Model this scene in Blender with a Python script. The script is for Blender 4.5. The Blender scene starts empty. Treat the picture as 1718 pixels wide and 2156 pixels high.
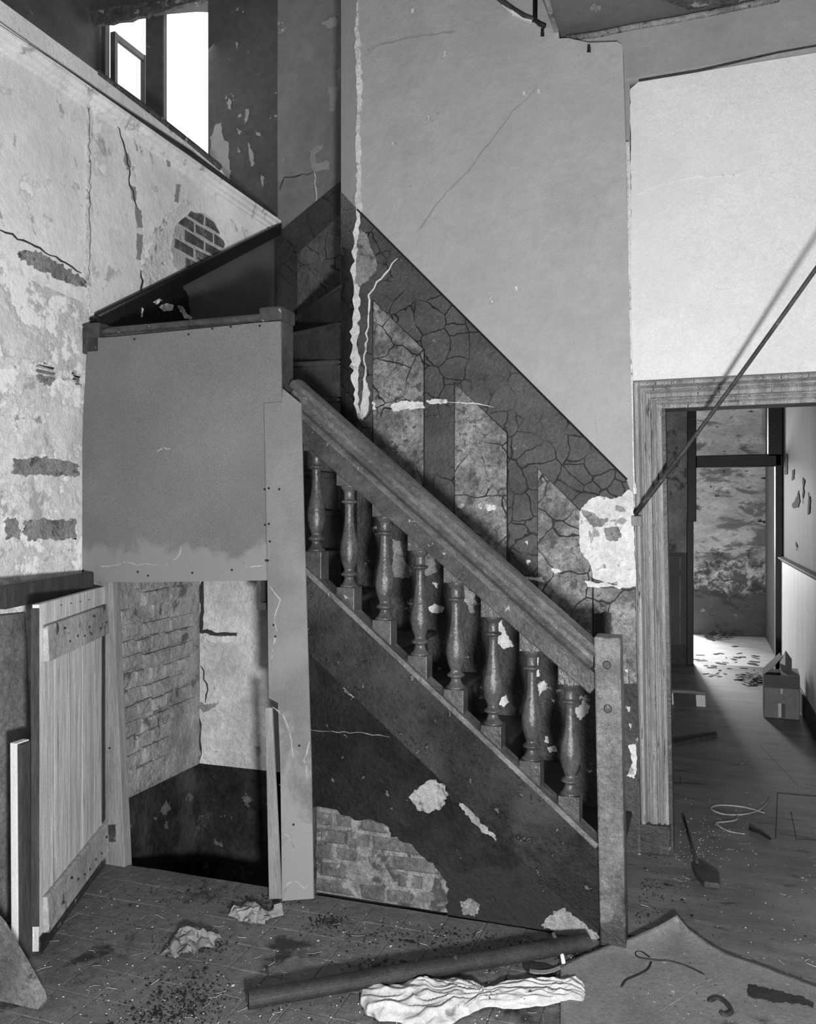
import bpy, bmesh, math, random
from math import sin, cos, pi, radians, sqrt
from mathutils import Vector, Matrix, noise
from mathutils.geometry import tessellate_polygon
random.seed(7)
SC = bpy.context.scene
COL = SC.collection
# ---------------------------------------------------------------- camera, world, lights, exposure
F, CX, HY, EYE = 1783.0, 859.0, 1090.0, 1.5
YAW = radians(19.2)
CA, SA = cos(YAW), sin(YAW)
cd = bpy.data.cameras.new('camera'); cam = bpy.data.objects.new('camera', cd); COL.objects.link(cam)
cam.location = (0, 0, EYE); cam.rotation_euler = (pi/2, 0, YAW)
cd.sensor_fit = 'VERTICAL'; cd.sensor_height = 36.0; cd.lens = 36.0*F/2156.0
cd.shift_y = (HY-1078.0)/2156.0; cd.clip_start = 0.05
SC.camera = cam
SC.view_settings.view_transform = 'Standard'; SC.view_settings.look = 'None'
SC.view_settings.exposure = 0.0; SC.view_settings.gamma = 1.0; SC.view_settings.use_curve_mapping = False
SC.cycles.use_denoising = True
SC.cycles.max_bounces = 6
W = bpy.data.worlds.new('sky'); SC.world = W; W.use_nodes = True
bg = W.node_tree.nodes['Background']; bg.inputs[0].default_value = (1, 1, 1, 1); bg.inputs[1].default_value = 3.2
def area(name, loc, target, sx, sy, power, shape='RECTANGLE'):
    ld = bpy.data.lights.new(name, 'AREA'); ld.shape = shape; ld.size = sx; ld.size_y = sy; ld.energy = power
    o = bpy.data.objects.new(name, ld); COL.objects.link(o); o.location = loc
    o.rotation_euler = (Vector(target)-Vector(loc)).to_track_quat('-Z', 'Y').to_euler()
    return o
area('photographers_lamp', (0.25, 0.0, 1.0), (-0.75, 3.4, 1.75), 0.2, 0.2, 150, 'DISK')
area('added_room_fill', (1.2, -1.0, 1.7), (-0.9, 3.2, 1.5), 1.5, 1.9, 26)  # broad soft fill added behind the camera to lift the room
area('back_room_window_daylight', (-1.0, 13.5, 1.9), (0.3, 8.5, 0.5), 1.0, 1.4, 330)
area('landing_window_daylight', (-3.35, 4.80, 4.2), (-2.1, 3.2, 2.6), 0.8, 0.9, 14)

# ---------------------------------------------------------------- helpers
def P(px, py, ax, v):
    """the point of the plane ax=v that the photograph shows at px, py"""
    u = (px-CX)/F; w = (HY-py)/F
    d = Vector((u*CA-SA, u*SA+CA, w))
    if ax == 'X': t = v/d.x
    elif ax == 'Y': t = v/d.y
    else: t = (v-EYE)/d.z
    return Vector((0, 0, EYE))+d*t
def PP(pts, ax, v): return [P(a, b, ax, v) for a, b in pts]
def lin(g):
    c = g/255.0
    return c/12.92 if c <= .04045 else ((c+.055)/1.055)**2.4
def rag(pts, amp, n=5, seed=0):
    r = random.Random(seed); out = []
    for i in range(len(pts)):
        a = Vector(pts[i]); b = Vector(pts[(i+1) % len(pts)])
        d = b-a; p = Vector((-d.y, d.x)); p = p.normalized() if p.length > 0 else p
        m = max(1, min(n, int(d.length/3)))
        for k in range(m):
            q = a+d*(k/m)
            q += p*r.uniform(-amp, amp)
            out.append((q.x, q.y))
    return out

class MB:
    def __init__(s): s.v = []; s.f = []
    def add(s, vs, fs):
        b = len(s.v); s.v += [Vector(x) for x in vs]; s.f += [tuple(b+i for i in f) for f in fs]
        return s
    def hexa(s, a, b):
        """a, b: two quads (4 points each, same winding)"""
        return s.add(list(a)+list(b), [(3,2,1,0),(4,5,6,7),(0,1,5,4),(1,2,6,5),(2,3,7,6),(3,0,4,7)])
    def box(s, x0, x1, y0, y1, z0, z1):
        return s.hexa([(x0,y0,z0),(x1,y0,z0),(x1,y1,z0),(x0,y1,z0)], [(x0,y0,z1),(x1,y0,z1),(x1,y1,z1),(x0,y1,z1)])
    def bar(s, a, b, w, h, up=(0,0,1)):
        a = Vector(a); b = Vector(b); d = (b-a).normalized(); u = Vector(up)
        r = d.cross(u).normalized(); u = r.cross(d).normalized()
        q = lambda c: [c-r*w/2-u*h/2, c+r*w/2-u*h/2, c+r*w/2+u*h/2, c-r*w/2+u*h/2]
        return s.hexa(q(a), q(b))
    def slab(s, outline, ext, holes=()):
        """planar outline (3D) with holes, extruded by ext"""
        ext = Vector(ext); loops = [[Vector(p) for p in outline]]+[[Vector(p) for p in h] for h in holes]
        flat = [p for l in loops for p in l]; tris = tessellate_polygon(loops)
        n = len(flat); vs = flat+[p+ext for p in flat]; fs = []
        for t in tris: fs += [tuple(t), tuple(i+n for i in reversed(t))]
        b = 0
        for l in loops:
            m = len(l)
            for i in range(m): fs.append((b+i, b+(i+1) % m, b+(i+1) % m+n, b+i+n))
            b += m
        return s.add(vs, fs)
    def tube(s, pts, r, n=6):
        pts = [Vector(p) for p in pts]; rs = r if isinstance(r, (list, tuple)) else [r]*len(pts)
        vs = []; fs = []
        up = Vector((0.13, 0.21, 0.97))
        for i, p in enumerate(pts):
            d = (pts[min(i+1, len(pts)-1)]-pts[max(i-1, 0)]).normalized()
            u = up if abs(d.dot(up)) < .95 else Vector((1, 0, 0))
            a = d.cross(u).normalized(); c = a.cross(d).normalized()
            for k in range(n): vs.append(p+(a*cos(2*pi*k/n)+c*sin(2*pi*k/n))*rs[i])
        for i in range(len(pts)-1):
            for k in range(n):
                k2 = (k+1) % n; fs.append((i*n+k, i*n+k2, (i+1)*n+k2, (i+1)*n+k))
        fs.append(tuple(reversed(range(n)))); fs.append(tuple((len(pts)-1)*n+k for k in range(n)))
        return s.add(vs, fs)
    def lathe(s, prof, c=(0,0,0), n=20):
        c = Vector(c); vs = []; fs = []
        for z, r in prof:
            for k in range(n): vs.append(c+Vector((r*cos(2*pi*k/n), r*sin(2*pi*k/n), z)))
        for i in range(len(prof)-1):
            for k in range(n):
                k2 = (k+1) % n; fs.append((i*n+k, i*n+k2, (i+1)*n+k2, (i+1)*n+k))
        fs.append(tuple(reversed(range(n)))); fs.append(tuple((len(prof)-1)*n+k for k in range(n)))
        return s.add(vs, fs)
    def sweep(s, prof, path, frames, closed=True):
        """prof: (a, b) points; frames: (A, B) vectors per path point"""
        m = len(prof); vs = []; fs = []
        for p, (A, B) in zip(path, frames):
            for a, b in prof: vs.append(Vector(p)+Vector(A)*a+Vector(B)*b)
        for i in range(len(path)-1):
            for k in range(m if closed else m-1):
                k2 = (k+1) % m; fs.append((i*m+k, i*m+k2, (i+1)*m+k2, (i+1)*m+k))
        if closed: fs.append(tuple(reversed(range(m)))); fs.append(tuple((len(path)-1)*m+k for k in range(m)))
        return s.add(vs, fs)
    def grid(s, fn, nu, nv):
        vs = [fn(i/nu, j/nv) for j in range(nv+1) for i in range(nu+1)]; fs = []
        for j in range(nv):
            for i in range(nu):
                a = j*(nu+1)+i; fs.append((a, a+1, a+nu+2, a+nu+1))
        return s.add(vs, fs)
    def build(s, name, m, parent=None, smooth=False, bevel=0, kind=None, label=None, rough=0, fix=True):
        off = Vector((0, 0, 0)); q = parent
        while q is not None: off += q.location; q = q.parent
        me = bpy.data.meshes.new(name); me.from_pydata([v-off for v in s.v], [], s.f); me.update()
        if fix:
            bm = bmesh.new(); bm.from_mesh(me); bmesh.ops.recalc_face_normals(bm, faces=bm.faces); bm.to_mesh(me); bm.free()
        me.materials.append(m)
        if smooth:
            for p in me.polygons: p.use_smooth = True
        o = bpy.data.objects.new(name, me); COL.objects.link(o); o.parent = parent
        if bevel:
            b = o.modifiers.new('bevel', 'BEVEL'); b.width = bevel; b.segments = 2; b.limit_method = 'ANGLE'; b.angle_limit = radians(35)
        if kind: o['kind'] = kind
        if label: o['label'] = label
        return o
def thing(name, label, cat, loc, group=None):
    o = bpy.data.objects.new(name, None); COL.objects.link(o); o.location = loc; o.empty_display_size = .1
    o['label'] = label; o['category'] = cat
    if group: o['group'] = group
    return o
def tag(o, label, cat, group=None, kind=None):
    o['label'] = label; o['category'] = cat
    if group: o['group'] = group
    if kind: o['kind'] = kind
    return o
def clone(o, name, parent, loc):
    c = o.copy(); c.name = name; COL.objects.link(c); c.parent = parent; c.location = loc
    return c

# ---------------------------------------------------------------- materials (all grey)
def mat(name, g, var=.25, s1=3.0, s2=40.0, rough=.8, bump=.25, flake=None, stain=None, streak=None,
        crackle=None, spec=.3, detail=10, blot=None, grit=.14, low=None, soft=.02):
    """g: grey (0-255); flake/stain: (threshold, grey, scale); streak: axis scales of the grain; crackle: (scale, width, grey)"""
    m = bpy.data.materials.new(name); m.use_nodes = True
    nt = m.node_tree; N = nt.nodes; L = nt.links
    bs = N['Principled BSDF']; bs.inputs['Roughness'].default_value = rough; bs.inputs['Specular IOR Level'].default_value = spec
    tc = N.new('ShaderNodeNewGeometry'); co = tc.outputs['Position']
    if streak:
        mp = N.new('ShaderNodeMapping'); mp.inputs['Scale'].default_value = streak; L.new(co, mp.inputs['Vector']); sco = mp.outputs[0]
    else: sco = co
    def tex(scale, det=detail, rgh=.6, vec=None, dist=0):
        n = N.new('ShaderNodeTexNoise'); n.inputs['Scale'].default_value = scale; n.inputs['Detail'].default_value = det
        n.inputs['Roughness'].default_value = rgh; n.inputs['Distortion'].default_value = dist; L.new(vec or co, n.inputs['Vector'])
        return n.outputs['Fac']
    def remap(v, a, b, c, d):
        r = N.new('ShaderNodeMapRange'); L.new(v, r.inputs[0])
        for i, x in enumerate((a, b, c, d)): r.inputs[i+1].default_value = x
        return r.outputs[0]
    def math_(op, a, b):
        r = N.new('ShaderNodeMath'); r.operation = op
        for i, x in enumerate((a, b)):
            if isinstance(x, (int, float)): r.inputs[i].default_value = x
            else: L.new(x, r.inputs[i])
        return r.outputs[0]
    def mix(f, a, b):
        r = N.new('ShaderNodeMix'); r.data_type = 'FLOAT'; L.new(f, r.inputs[0])
        for i, x in ((2, a), (3, b)):
            if isinstance(x, (int, float)): r.inputs[i].default_value = x
            else: L.new(x, r.inputs[i])
        return r.outputs[0]
    base = lin(g)
    lo = remap(tex(s1, rgh=.68, vec=sco), .36, .64, 1-var, 1+var)
    fi = remap(tex(s2, 6, .7, vec=sco), .34, .66, 1-var*.7, 1+var*.7)
    val = math_('MULTIPLY', math_('MULTIPLY', lo, fi), base)
    if grit: val = math_('MULTIPLY', val, remap(tex(190, 3, .7), .3, .7, 1-grit, 1+grit))
    hgt = tex(s2, 5, .65, vec=sco)
    if stain:
        t, sg, sc = stain
        val = mix(remap(tex(sc, 10, .65, dist=.4, vec=sco), t, t+.06, 0, 1), val, lin(sg))
    if blot:
        t, sg, sc = blot
        val = mix(remap(tex(sc, 6, .55), t, t+.2, 0, .75), val, lin(sg))
    if low:
        z0, z1, lg, sc = low
        sp = N.new('ShaderNodeSeparateXYZ'); L.new(co, sp.inputs[0])
        f = math_('ADD', remap(sp.outputs[2], z0, z1, .55, -.45), tex(sc, 10, .68, dist=.6))
        val = mix(remap(f, .5, .62, 0, .85), val, lin(lg))
    if crackle:
        sc, w, cg = crackle
        dn = N.new('ShaderNodeTexNoise'); dn.inputs['Scale'].default_value = sc*.8; dn.inputs['Detail'].default_value = 3; L.new(co, dn.inputs['Vector'])
        va = N.new('ShaderNodeVectorMath'); va.operation = 'MULTIPLY_ADD'; L.new(dn.outputs['Color'], va.inputs[0])
        va.inputs[1].default_value = (.09*8/sc,)*3; L.new(co, va.inputs[2])
        vo = N.new('ShaderNodeTexVoronoi'); vo.feature = 'DISTANCE_TO_EDGE'; vo.inputs['Scale'].default_value = sc; L.new(va.outputs[0], vo.inputs['Vector'])
        br = remap(tex(sc*.45, 2), .40, .52, 0, 1)
        f = math_('MULTIPLY', remap(vo.outputs[0], w*.5, w, 1, 0), br)
        val = mix(f, val, lin(cg)); hgt = math_('SUBTRACT', hgt, math_('MULTIPLY', f, .6))
    if flake:
        t, fg, sc = flake
        f = remap(tex(sc, 12, .68, vec=sco), t, t+soft, 0, 1)
        val = mix(f, val, lin(fg)); hgt = math_('SUBTRACT', hgt, math_('MULTIPLY', f, .4))
    cb = N.new('ShaderNodeCombineColor')
    for i in range(3): L.new(val, cb.inputs[i])
    L.new(cb.outputs[0], bs.inputs['Base Color'])
    if bump:
        bp = N.new('ShaderNodeBump'); bp.inputs['Strength'].default_value = bump; bp.inputs['Distance'].default_value = .012
        L.new(hgt, bp.inputs['Height']); L.new(bp.outputs[0], bs.inputs['Normal'])
    return m
M = {}
M['left_wall'] = mat('distempered_plaster', 238, .10, 1.4, 20, .9, .6, flake=(.60, 246, 5), stain=(.59, 170, 9), blot=(.48, 214, 1.8), soft=.04, grit=.16)
M['left_front'] = mat('patchy_limewash', 222, .18, 2.4, 30, .9, .7, flake=(.52, 242, 4.5), stain=(.56, 172, 8), blot=(.47, 180, 2.5), soft=.05, grit=.2)
M['white_wall'] = mat('white_plaster', 226, .06, 2, 30, .85, .35, blot=(.5, 214, 1.5))
M['mid_wall'] = mat('cream_plaster', 174, .09, 1.3, 16, .85, .65, blot=(.48, 156, 1.3), flake=(.67, 200, 8), grit=.16)
M['soffit']     = mat('grey_plaster', 150, .1, 2, 24, .9, .3)
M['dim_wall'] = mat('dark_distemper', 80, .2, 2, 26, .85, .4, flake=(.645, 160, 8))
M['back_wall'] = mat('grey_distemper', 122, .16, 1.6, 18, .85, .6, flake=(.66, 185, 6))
M['ceil'] = mat('dirty_ceiling', 104, .14, 2, 22, .9, .3)
M['raw'] = mat('bare_plaster', 226, .2, 7, 50, .95, .8, stain=(.57, 160, 14), grit=.2)
M['raw_grey'] = mat('grey_bare_plaster', 142, .35, 8, 60, .95, .8, stain=(.56, 88, 14), grit=.3)
M['dado'] = mat('crazed_dado_paint', 76, .32, 5, 60, .5, .5, crackle=(9.5, .03, 22), spec=.4, flake=(.655,140,26), grit=.35)
M['marble'] = mat('marbled_panel_paint', 124, .6, 7, 50, .5, .5, crackle=(5.5, .016, 30), stain=(.55, 76, 18), spec=.4, grit=.4)
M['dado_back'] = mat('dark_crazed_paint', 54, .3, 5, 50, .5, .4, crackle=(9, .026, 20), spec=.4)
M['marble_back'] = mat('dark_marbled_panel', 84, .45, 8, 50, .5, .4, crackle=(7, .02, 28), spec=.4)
M['low_dado'] = mat('dark_scuffed_dado', 60, .5, 4, 45, .45, .7, flake=(.615, 190, 8), blot=(.48,30,3), spec=.5, grit=.35)
M['plain_dado'] = mat('plain_dark_dado', 84, .14, 3, 40, .55, .25)
M['black']      = mat('black_paint', 24, .3, 6, 60, .4, .3, spec=.4)
M['tar'] = mat('tarred_plaster', 21, .7, 6, 45, .7, 1.2, flake=(.63, 105, 17), blot=(.50, 42, 5), low=(-.25, .75, 44, 9), grit=.45)
M['cellar_tar'] = mat('tarred_wall', 42, .7, 4, 40, .75, 1.0, flake=(.60, 110, 10), blot=(.46, 98, 3.5), grit=.4)
M['string'] = mat('scuffed_string_paint', 38, .7, 6, 55, .46, 1.5, flake=(.62, 100, 20), blot=(.47, 74, 3.5), spec=.5, grit=.55, low=(-.3, .8, 28, 6))
M['paint'] = mat('old_brown_paint', 64, .45, 6, 40, .4, .25, flake=(.64, 140, 26), spec=.4, grit=.35)
M['baluster'] = mat('glossy_brown_paint', 72, .4, 8, 60, .28, .3, flake=(.66, 150, 30), spec=.55, grit=.3)
M['rail'] = mat('worn_handrail', 88, .4, 5, 45, .36, .4, flake=(.65, 150, 26), spec=.5, grit=.3)
M['tread']      = mat('worn_tread', 62, .35, 6, 60, .6, .5, flake=(.72, 150, 20))
M['newel'] = mat('worn_newel', 100, .45, 6, 45, .42, .7, flake=(.635, 150, 22), blot=(.48, 60, 5), spec=.45, grit=.4, low=(-.3, .6, 34, 8))
M['hardboard'] = mat('hardboard', 114, .12, 1.6, 120, .8, .2, blot=(.48, 100, 1.4), low=(1.2, 1.55, 134, 6), grit=.26)
M['strip'] = mat('water_stained_hardboard', 118, .14, 2.4, 120, .8, .2, blot=(.50, 140, 3.5), low=(-.4, 1.5, 150, 3.2), grit=.22)
M['dust']       = mat('plaster_dust', 165, .2, 12, 90, .95, .4, stain=(.52, 128, 16))
M['pale_wood'] = mat('limewashed_planks', 216, .26, 2.2, 14, .8, .5, streak=(11, 11, .7), stain=(.60, 120, 1.8), grit=.2)
M['ledge'] = mat('limewashed_ledge', 176, .3, 4, 40, .8, .5, stain=(.60, 70, 12))
M['grey_wood'] = mat('grey_timber', 142, .25, 3, 20, .8, .4, streak=(8, 8, .8))
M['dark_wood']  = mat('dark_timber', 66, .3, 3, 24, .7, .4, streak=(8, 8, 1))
M['white_wood'] = mat('new_white_timber', 225, .06, 3, 30, .7, .15, streak=(8, 8, 1))
M['leanboard'] = mat('stained_board', 112, .45, 3.4, 50, .75, .4, grit=.35, stain=(.6, 60, 6))
M['brick'] = mat('old_brick', 98, .4, 12, 60, .95, .9, stain=(.57, 150, 12), grit=.3)
M['brick_paint'] = mat('limewashed_brick', 164, .26, 7, 34, .95, 1.3, stain=(.57, 105, 9), blot=(.50, 118, 4), grit=.25)
M['mortar'] = mat('lime_mortar', 132, .4, 12, 70, .98, 1.0, stain=(.53, 76, 10), grit=.35)
M['cellar_white'] = mat('limewashed_wall', 212, .2, 5, 30, .95, 1.2, stain=(.63, 140, 9), grit=.2)
M['tile'] = mat('worn_quarry_tile', 112, .36, 1.8, 26, .6, .4, stain=(.58, 46, 3.2), flake=(.64, 150, 28), blot=(.47, 80, 1.8), spec=.35, grit=.4)
M['grout'] = mat('dirty_bed', 62, .5, 6, 60, .9, .6, flake=(.6,140,9))
M['lino'] = mat('worn_linoleum', 130, .2, 2.2, 50, .5, .2, stain=(.61, 70, 3.0), flake=(.655, 185, 28), spec=.4, grit=.3)
M['pale_floor'] = mat('dusty_pale_boards', 205, .25, 2, 24, .7, .3, streak=(1, 6, 1), stain=(.62, 110, 2), grit=.2)
M['hall_lino'] = mat('hall_linoleum', 116, .34, 1.8, 26, .45, .25, stain=(.60, 55, 3), flake=(.63, 170, 18), streak=(1.2, 5, 1), spec=.45, grit=.35, blot=(.5,140,1.6))
M['arch'] = mat('worn_architrave_paint', 152, .4, 3, 40, .34, .5, streak=(6, 6, .5), flake=(.60, 62, 12), spec=.5, grit=.3)
M['frame'] = mat('black_frame_paint', 13, .3, 4, 50, .4, .2, spec=.3)
M['hall_wall'] = mat('stained_hall_wall', 146, .35, 2.4, 30, .85, .3, stain=(.56, 84, 4), grit=.3)
M['hall_right'] = mat('streaked_hall_wall', 84, .3, 2, 14, .75, .3, streak=(4, 4, .5), stain=(.60, 46, 1.6), blot=(.5, 66, 1.2))
M['hall_dado']  = mat('white_matchboarding', 235, .12, 3, 24, .5, .2, streak=(9, 9, .5))
M['far_wall'] = mat('mouldy_plaster', 200, .3, 2, 20, .9, .5, stain=(.53, 130, 2.2), streak=(1, 1, 2.2), flake=(.62, 58, 7), low=(-.5, 2.2, 62, 9), grit=.3)
M['card']       = mat('cardboard', 128, .1, 4, 60, .85, .15)
M['card_dark']  = mat('brown_cardboard', 88, .15, 4, 60, .85, .15)
M['tape']       = mat('parcel_tape', 190, .1, 6, 60, .4, .1)
M['ink']        = mat('ink', 45, .2, 6, 60, .7, 0)
M['rag'] = mat('dirty_white_cloth', 192, .16, 6, 50, .95, .4, stain=(.58, 120, 8), flake=(.645, 80, 16), grit=.15)
M['paper'] = mat('yellowed_paper', 140, .2, 8, 60, .9, .2, stain=(.62, 100, 10))
M['chip']       = mat('plaster_chip', 215, .15, 10, 60, .95, .3)
M['straw']      = mat('straw', 165, .3, 10, 60, .8, .2)
M['twig']       = mat('dark_wire', 42, .3, 10, 60, .5, .2)
M['metal']      = mat('rusty_iron', 58, .5, 12, 80, .45, .5, flake=(.62, 120, 24), spec=.6)
M['nail']       = mat('rusty_nail', 36, .4, 12, 80, .6, .3)
M['roll'] = mat('dark_lino_roll', 52, .35, 4, 50, .6, .3, grit=.35, flake=(.66, 110, 24))
M['crack']      = mat('crack_dark', 58, .3, 10, 60, .95, .2)
M['lath']       = mat('broken_lath', 88, .5, 14, 60, .95, 1.0, flake=(.58, 165, 16))
M['mortar_pale'] = mat('pale_lime_mortar', 206, .2, 12, 70, .98, .8, stain=(.58, 150, 12), grit=.2)
gl = bpy.data.materials.new('window_glass'); gl.use_nodes = True
b_ = gl.node_tree.nodes['Principled BSDF']; b_.inputs['Roughness'].default_value = .03; b_.inputs['Transmission Weight'].default_value = 1; b_.inputs['IOR'].default_value = 1.1
M['glass'] = gl

# ================================================================ SETTING
XL, YF, YM, YD, YB, YE = -2.52, 3.0, 3.90, 3.97, 4.70, 11.5
def patch(parent, ax, v, pts, m, amp=2.0, th=.003, name='plaster_patch', seed=None, label=None, n=6):
    sd = seed if seed is not None else int(sum(a*3+b*7 for a, b in pts)) % 9973
    ext = {'X': (-th if v > 0 else -th, 0, 0), 'Y': (0, th, 0), 'Z': (0, 0, -th)}[ax]
    return MB().slab(PP(rag(rag(pts, amp, n, sd), amp*.45, 3, sd+1), ax, v), ext).build(name, m, parent, label=label)
def crack(parent, ax, v, pts, w=1.5, m=None, jit=3, name='plaster_crack', seed=3, th=.002):
    r = random.Random(seed+int(pts[0][0])); line = []
    for (a, b), (c, d) in zip(pts[:-1], pts[1:]):
        k = max(2, int(sqrt((c-a)**2+(d-b)**2)/12))
        for i in range(k): line.append((a+(c-a)*i/k+r.uniform(-jit, jit), b+(d-b)*i/k+r.uniform(-jit, jit)))
    line.append(pts[-1]); up = []; dn = []
    for i, (x, y) in enumerate(line):
        x2, y2 = line[min(i+1, len(line)-1)]; x1, y1 = line[max(i-1, 0)]
        d = Vector((-(y2-y1), x2-x1)); d = d.normalized() if d.length > 0 else Vector((1, 0))
        ww = w*(.35 if i in (0, len(line)-1) else r.uniform(.5, 1.2))
        up.append((x+d.x*ww, y+d.y*ww)); dn.append((x-d.x*ww, y-d.y*ww))
    return MB().slab(PP(up+dn[::-1], ax, v), {'X': (-th, 0, 0), 'Y': (0, th, 0)}[ax]).build(name, m or M['crack'], parent)
def brick_mesh(l, h, d, seed, rnd=.004):
    """one worn brick, long axis x, face towards -y, its centre at the origin"""
    r = random.Random(seed); mb = MB(); c = .006
    def j(): return r.uniform(-rnd, rnd)
    x, z = l/2, h/2
    back = [(-x, d/2, -z), (x, d/2, -z), (x, d/2, z), (-x, d/2, z)]
    mid = [(-x+j(), -d/2+c, -z+j()), (x+j(), -d/2+c, -z+j()), (x+j(), -d/2+c, z+j()), (-x+j(), -d/2+c, z+j())]
    fr = [(-x+c+abs(j()), -d/2+j()*.4, -z+c), (x-c-abs(j()), -d/2+j()*.4, -z+c), (x-c, -d/2+j()*.4, z-c-abs(j())), (-x+c, -d/2+j()*.4, z-c)]
    mb.add(back+mid+fr, [(3,2,1,0)]+[(k, (k+1) % 4, (k+1) % 4+4, k+4) for k in range(4)]+[(k+4, (k+1) % 4+4, (k+1) % 4+8, k+8) for k in range(4)]+[(8,9,10,11)])
    return mb
def inpoly(x, y, poly):
    c = False
    for i in range(len(poly)):
        x1, y1 = poly[i]; x2, y2 = poly[i-1]
        if (y1 > y) != (y2 > y) and x < (x2-x1)*(y-y1)/(y2-y1)+x1: c = not c
    return c
def proj(v):
    d = -v.x*SA+v.y*CA; u = v.x*CA+v.y*SA
    return CX+F*u/d, HY-F*(v.z-EYE)/d

# ---- floor: quarry tiles in the stair hall, worn lino in the passage
pit = [(XL, 3.07, 0), (-1.50, 3.07, 0), (-1.50, 3.9, 0), (XL, 3.9, 0)]
fl = MB().slab([(-4.1, -1.3, -.014), (2.4, -1.3, -.014), (2.4, 12, -.014), (-4.1, 12, -.014)], (0, 0, -.12),
               [[(x, y, -.014) for x, y, z in pit]]).build('floor', M['grout'], kind='structure')
tp = .148; tmesh = []
for s in range(6):
    r = random.Random(s); g = .0009; mb = MB(); a = tp/2-g; e = .0016
    lo = [(-a, -a, -.011), (a, -a, -.011), (a, a, -.011), (-a, a, -.011)]
    md = [(-a, -a, -e), (a, -a, -e), (a, a, -e), (-a, a, -e)]
    hi = [(sx*(a-e-r.uniform(0, .003)), sy*(a-e-r.uniform(0, .003)), r.uniform(-.001, .0008)) for sx, sy in ((-1,-1),(1,-1),(1,1),(-1,1))]
    mb.add(lo+md+hi, [(k, (k+1) % 4, (k+1) % 4+4, k+4) for k in range(4)]+[(k+4, (k+1) % 4+4, (k+1) % 4+8, k+8) for k in range(4)]+[(8,9,10,11)])
    o = mb.build('floor_tile', M['tile'], fl); tmesh.append(o)
used = [False]*6; rt = random.Random(5); n_t = 0
for iy in range(-5, 10):
    for ix in range(-10, 13):
        x = -1.94+tp*(ix+.5)+.0; y = 2.25-tp*1.5+tp*(iy+.5)
        if y > 3.06 or x < XL+.04 or (y > 3.0 and x < -1.5): continue
        px, py = proj(Vector((x, y, 0)))
        if py > 2640 or px < -60 or px > 1300 or (y > 2.55 and x > -.2): continue
        if px > 1330 and py > 1980: continue          # under the linoleum sheet
        k = rt.randrange(6)
        o = tmesh[k] if not used[k] else clone(tmesh[k], 'floor_tile', fl, (0, 0, 0))
        used[k] = True
        o.location = (x, y, rt.uniform(-.0012, .0006)); o.rotation_euler = (rt.uniform(-.004, .004), rt.uniform(-.004, .004), rt.choice((0, 1, 2, 3))*pi/2+rt.uniform(-.006, .006)); n_t += 1
# passage linoleum and the sheets around the newel
MB().slab([(-.33, 3.14, 0), (-.2, 3.14, 0), (-.2, 2.56, 0), (2.3, 2.56, 0), (2.3, 4.0, 0), (.74, 4.0, 0), (.74, 9.2, 0), (-1.6, 9.2, 0), (-1.6, 4.12, 0), (-.33, 4.12, 0)], (0, 0, -.012)).build('passage_lino', M['hall_lino'], fl)
MB().slab([(-1.8, 9.2, 0), (.8, 9.2, 0), (.8, 11.8, 0), (-1.8, 11.8, 0)], (0, 0, -.012)).build('back_room_boards', M['pale_floor'], fl)
def floor_line(pts, w=.0035): 
    return MB().tube([P(a, b, 'Z', 0.0005) for a, b in pts], w/2, 4).build('lino_seam', M['crack'], fl)
floor_line([(1637, 1669), (1633, 1764)]); floor_line([(1637, 1669), (1718, 1676)]); floor_line([(1665, 1709), (1677, 1768)]); floor_line([(1677, 1766), (1718, 1768)])
floor_line([(1433, 1634), (1432, 1651), (1400, 1651)]); floor_line([(1600, 1570), (1682, 1655)], .002)

# ---- left wall with its bricks showing through
bpoly = [(362, 530), (366, 490), (380, 460), (402, 446), (432, 452), (462, 478), (474, 505), (470, 530), (436, 552), (395, 572), (366, 560)]
hole = PP(rag(bpoly, 4, 3, 4), 'X', XL)
wl = MB().slab([(XL, -1.3, -1.6), (XL, 4.78, -1.6), (XL, 4.78, 3.34), (XL, -1.3, 3.34)], (-.22, 0, 0), [hole]).build('wall_left', M['left_wall'], kind='structure')
MB().slab([(XL+.002, -1.3, .0), (XL+.002, 3.05, .0), (XL+.002, 3.05, 2.42), (XL+.002, -1.3, 2.7)], (-.006, 0, 0)).build('limewash_coat', M['left_front'], wl)
MB().slab([Vector((XL-.010, p.y, p.z)) for p in PP([(345, 430), (490, 430), (490, 600), (345, 600)], 'X', XL)], (-.02, 0, 0)).build('mortar_bed', M['mortar_pale'], wl)
bl, bh = .17, .052
protos = [brick_mesh(bl, bh, .03, s, .005).build('brick', M['brick'], wl) for s in range(4)]
for p in protos: p.rotation_euler.z = pi/2
k = 0; ub = [False]*4; rb = random.Random(11)
for row in range(14):
    z = 2.62+row*.068
    for c in range(-3, 9):
        y = 3.75+c*.186+(row % 2)*.093; v = Vector((XL-.019+rb.uniform(-.003, .003), y, z))
        if not inpoly(*proj(v), bpoly): continue
        i = k % 4; o = protos[i] if not ub[i] else clone(protos[i], 'brick', wl, (0, 0, 0))
        ub[i] = True; o.location = v; o.rotation_euler.z = pi/2; k += 1
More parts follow.
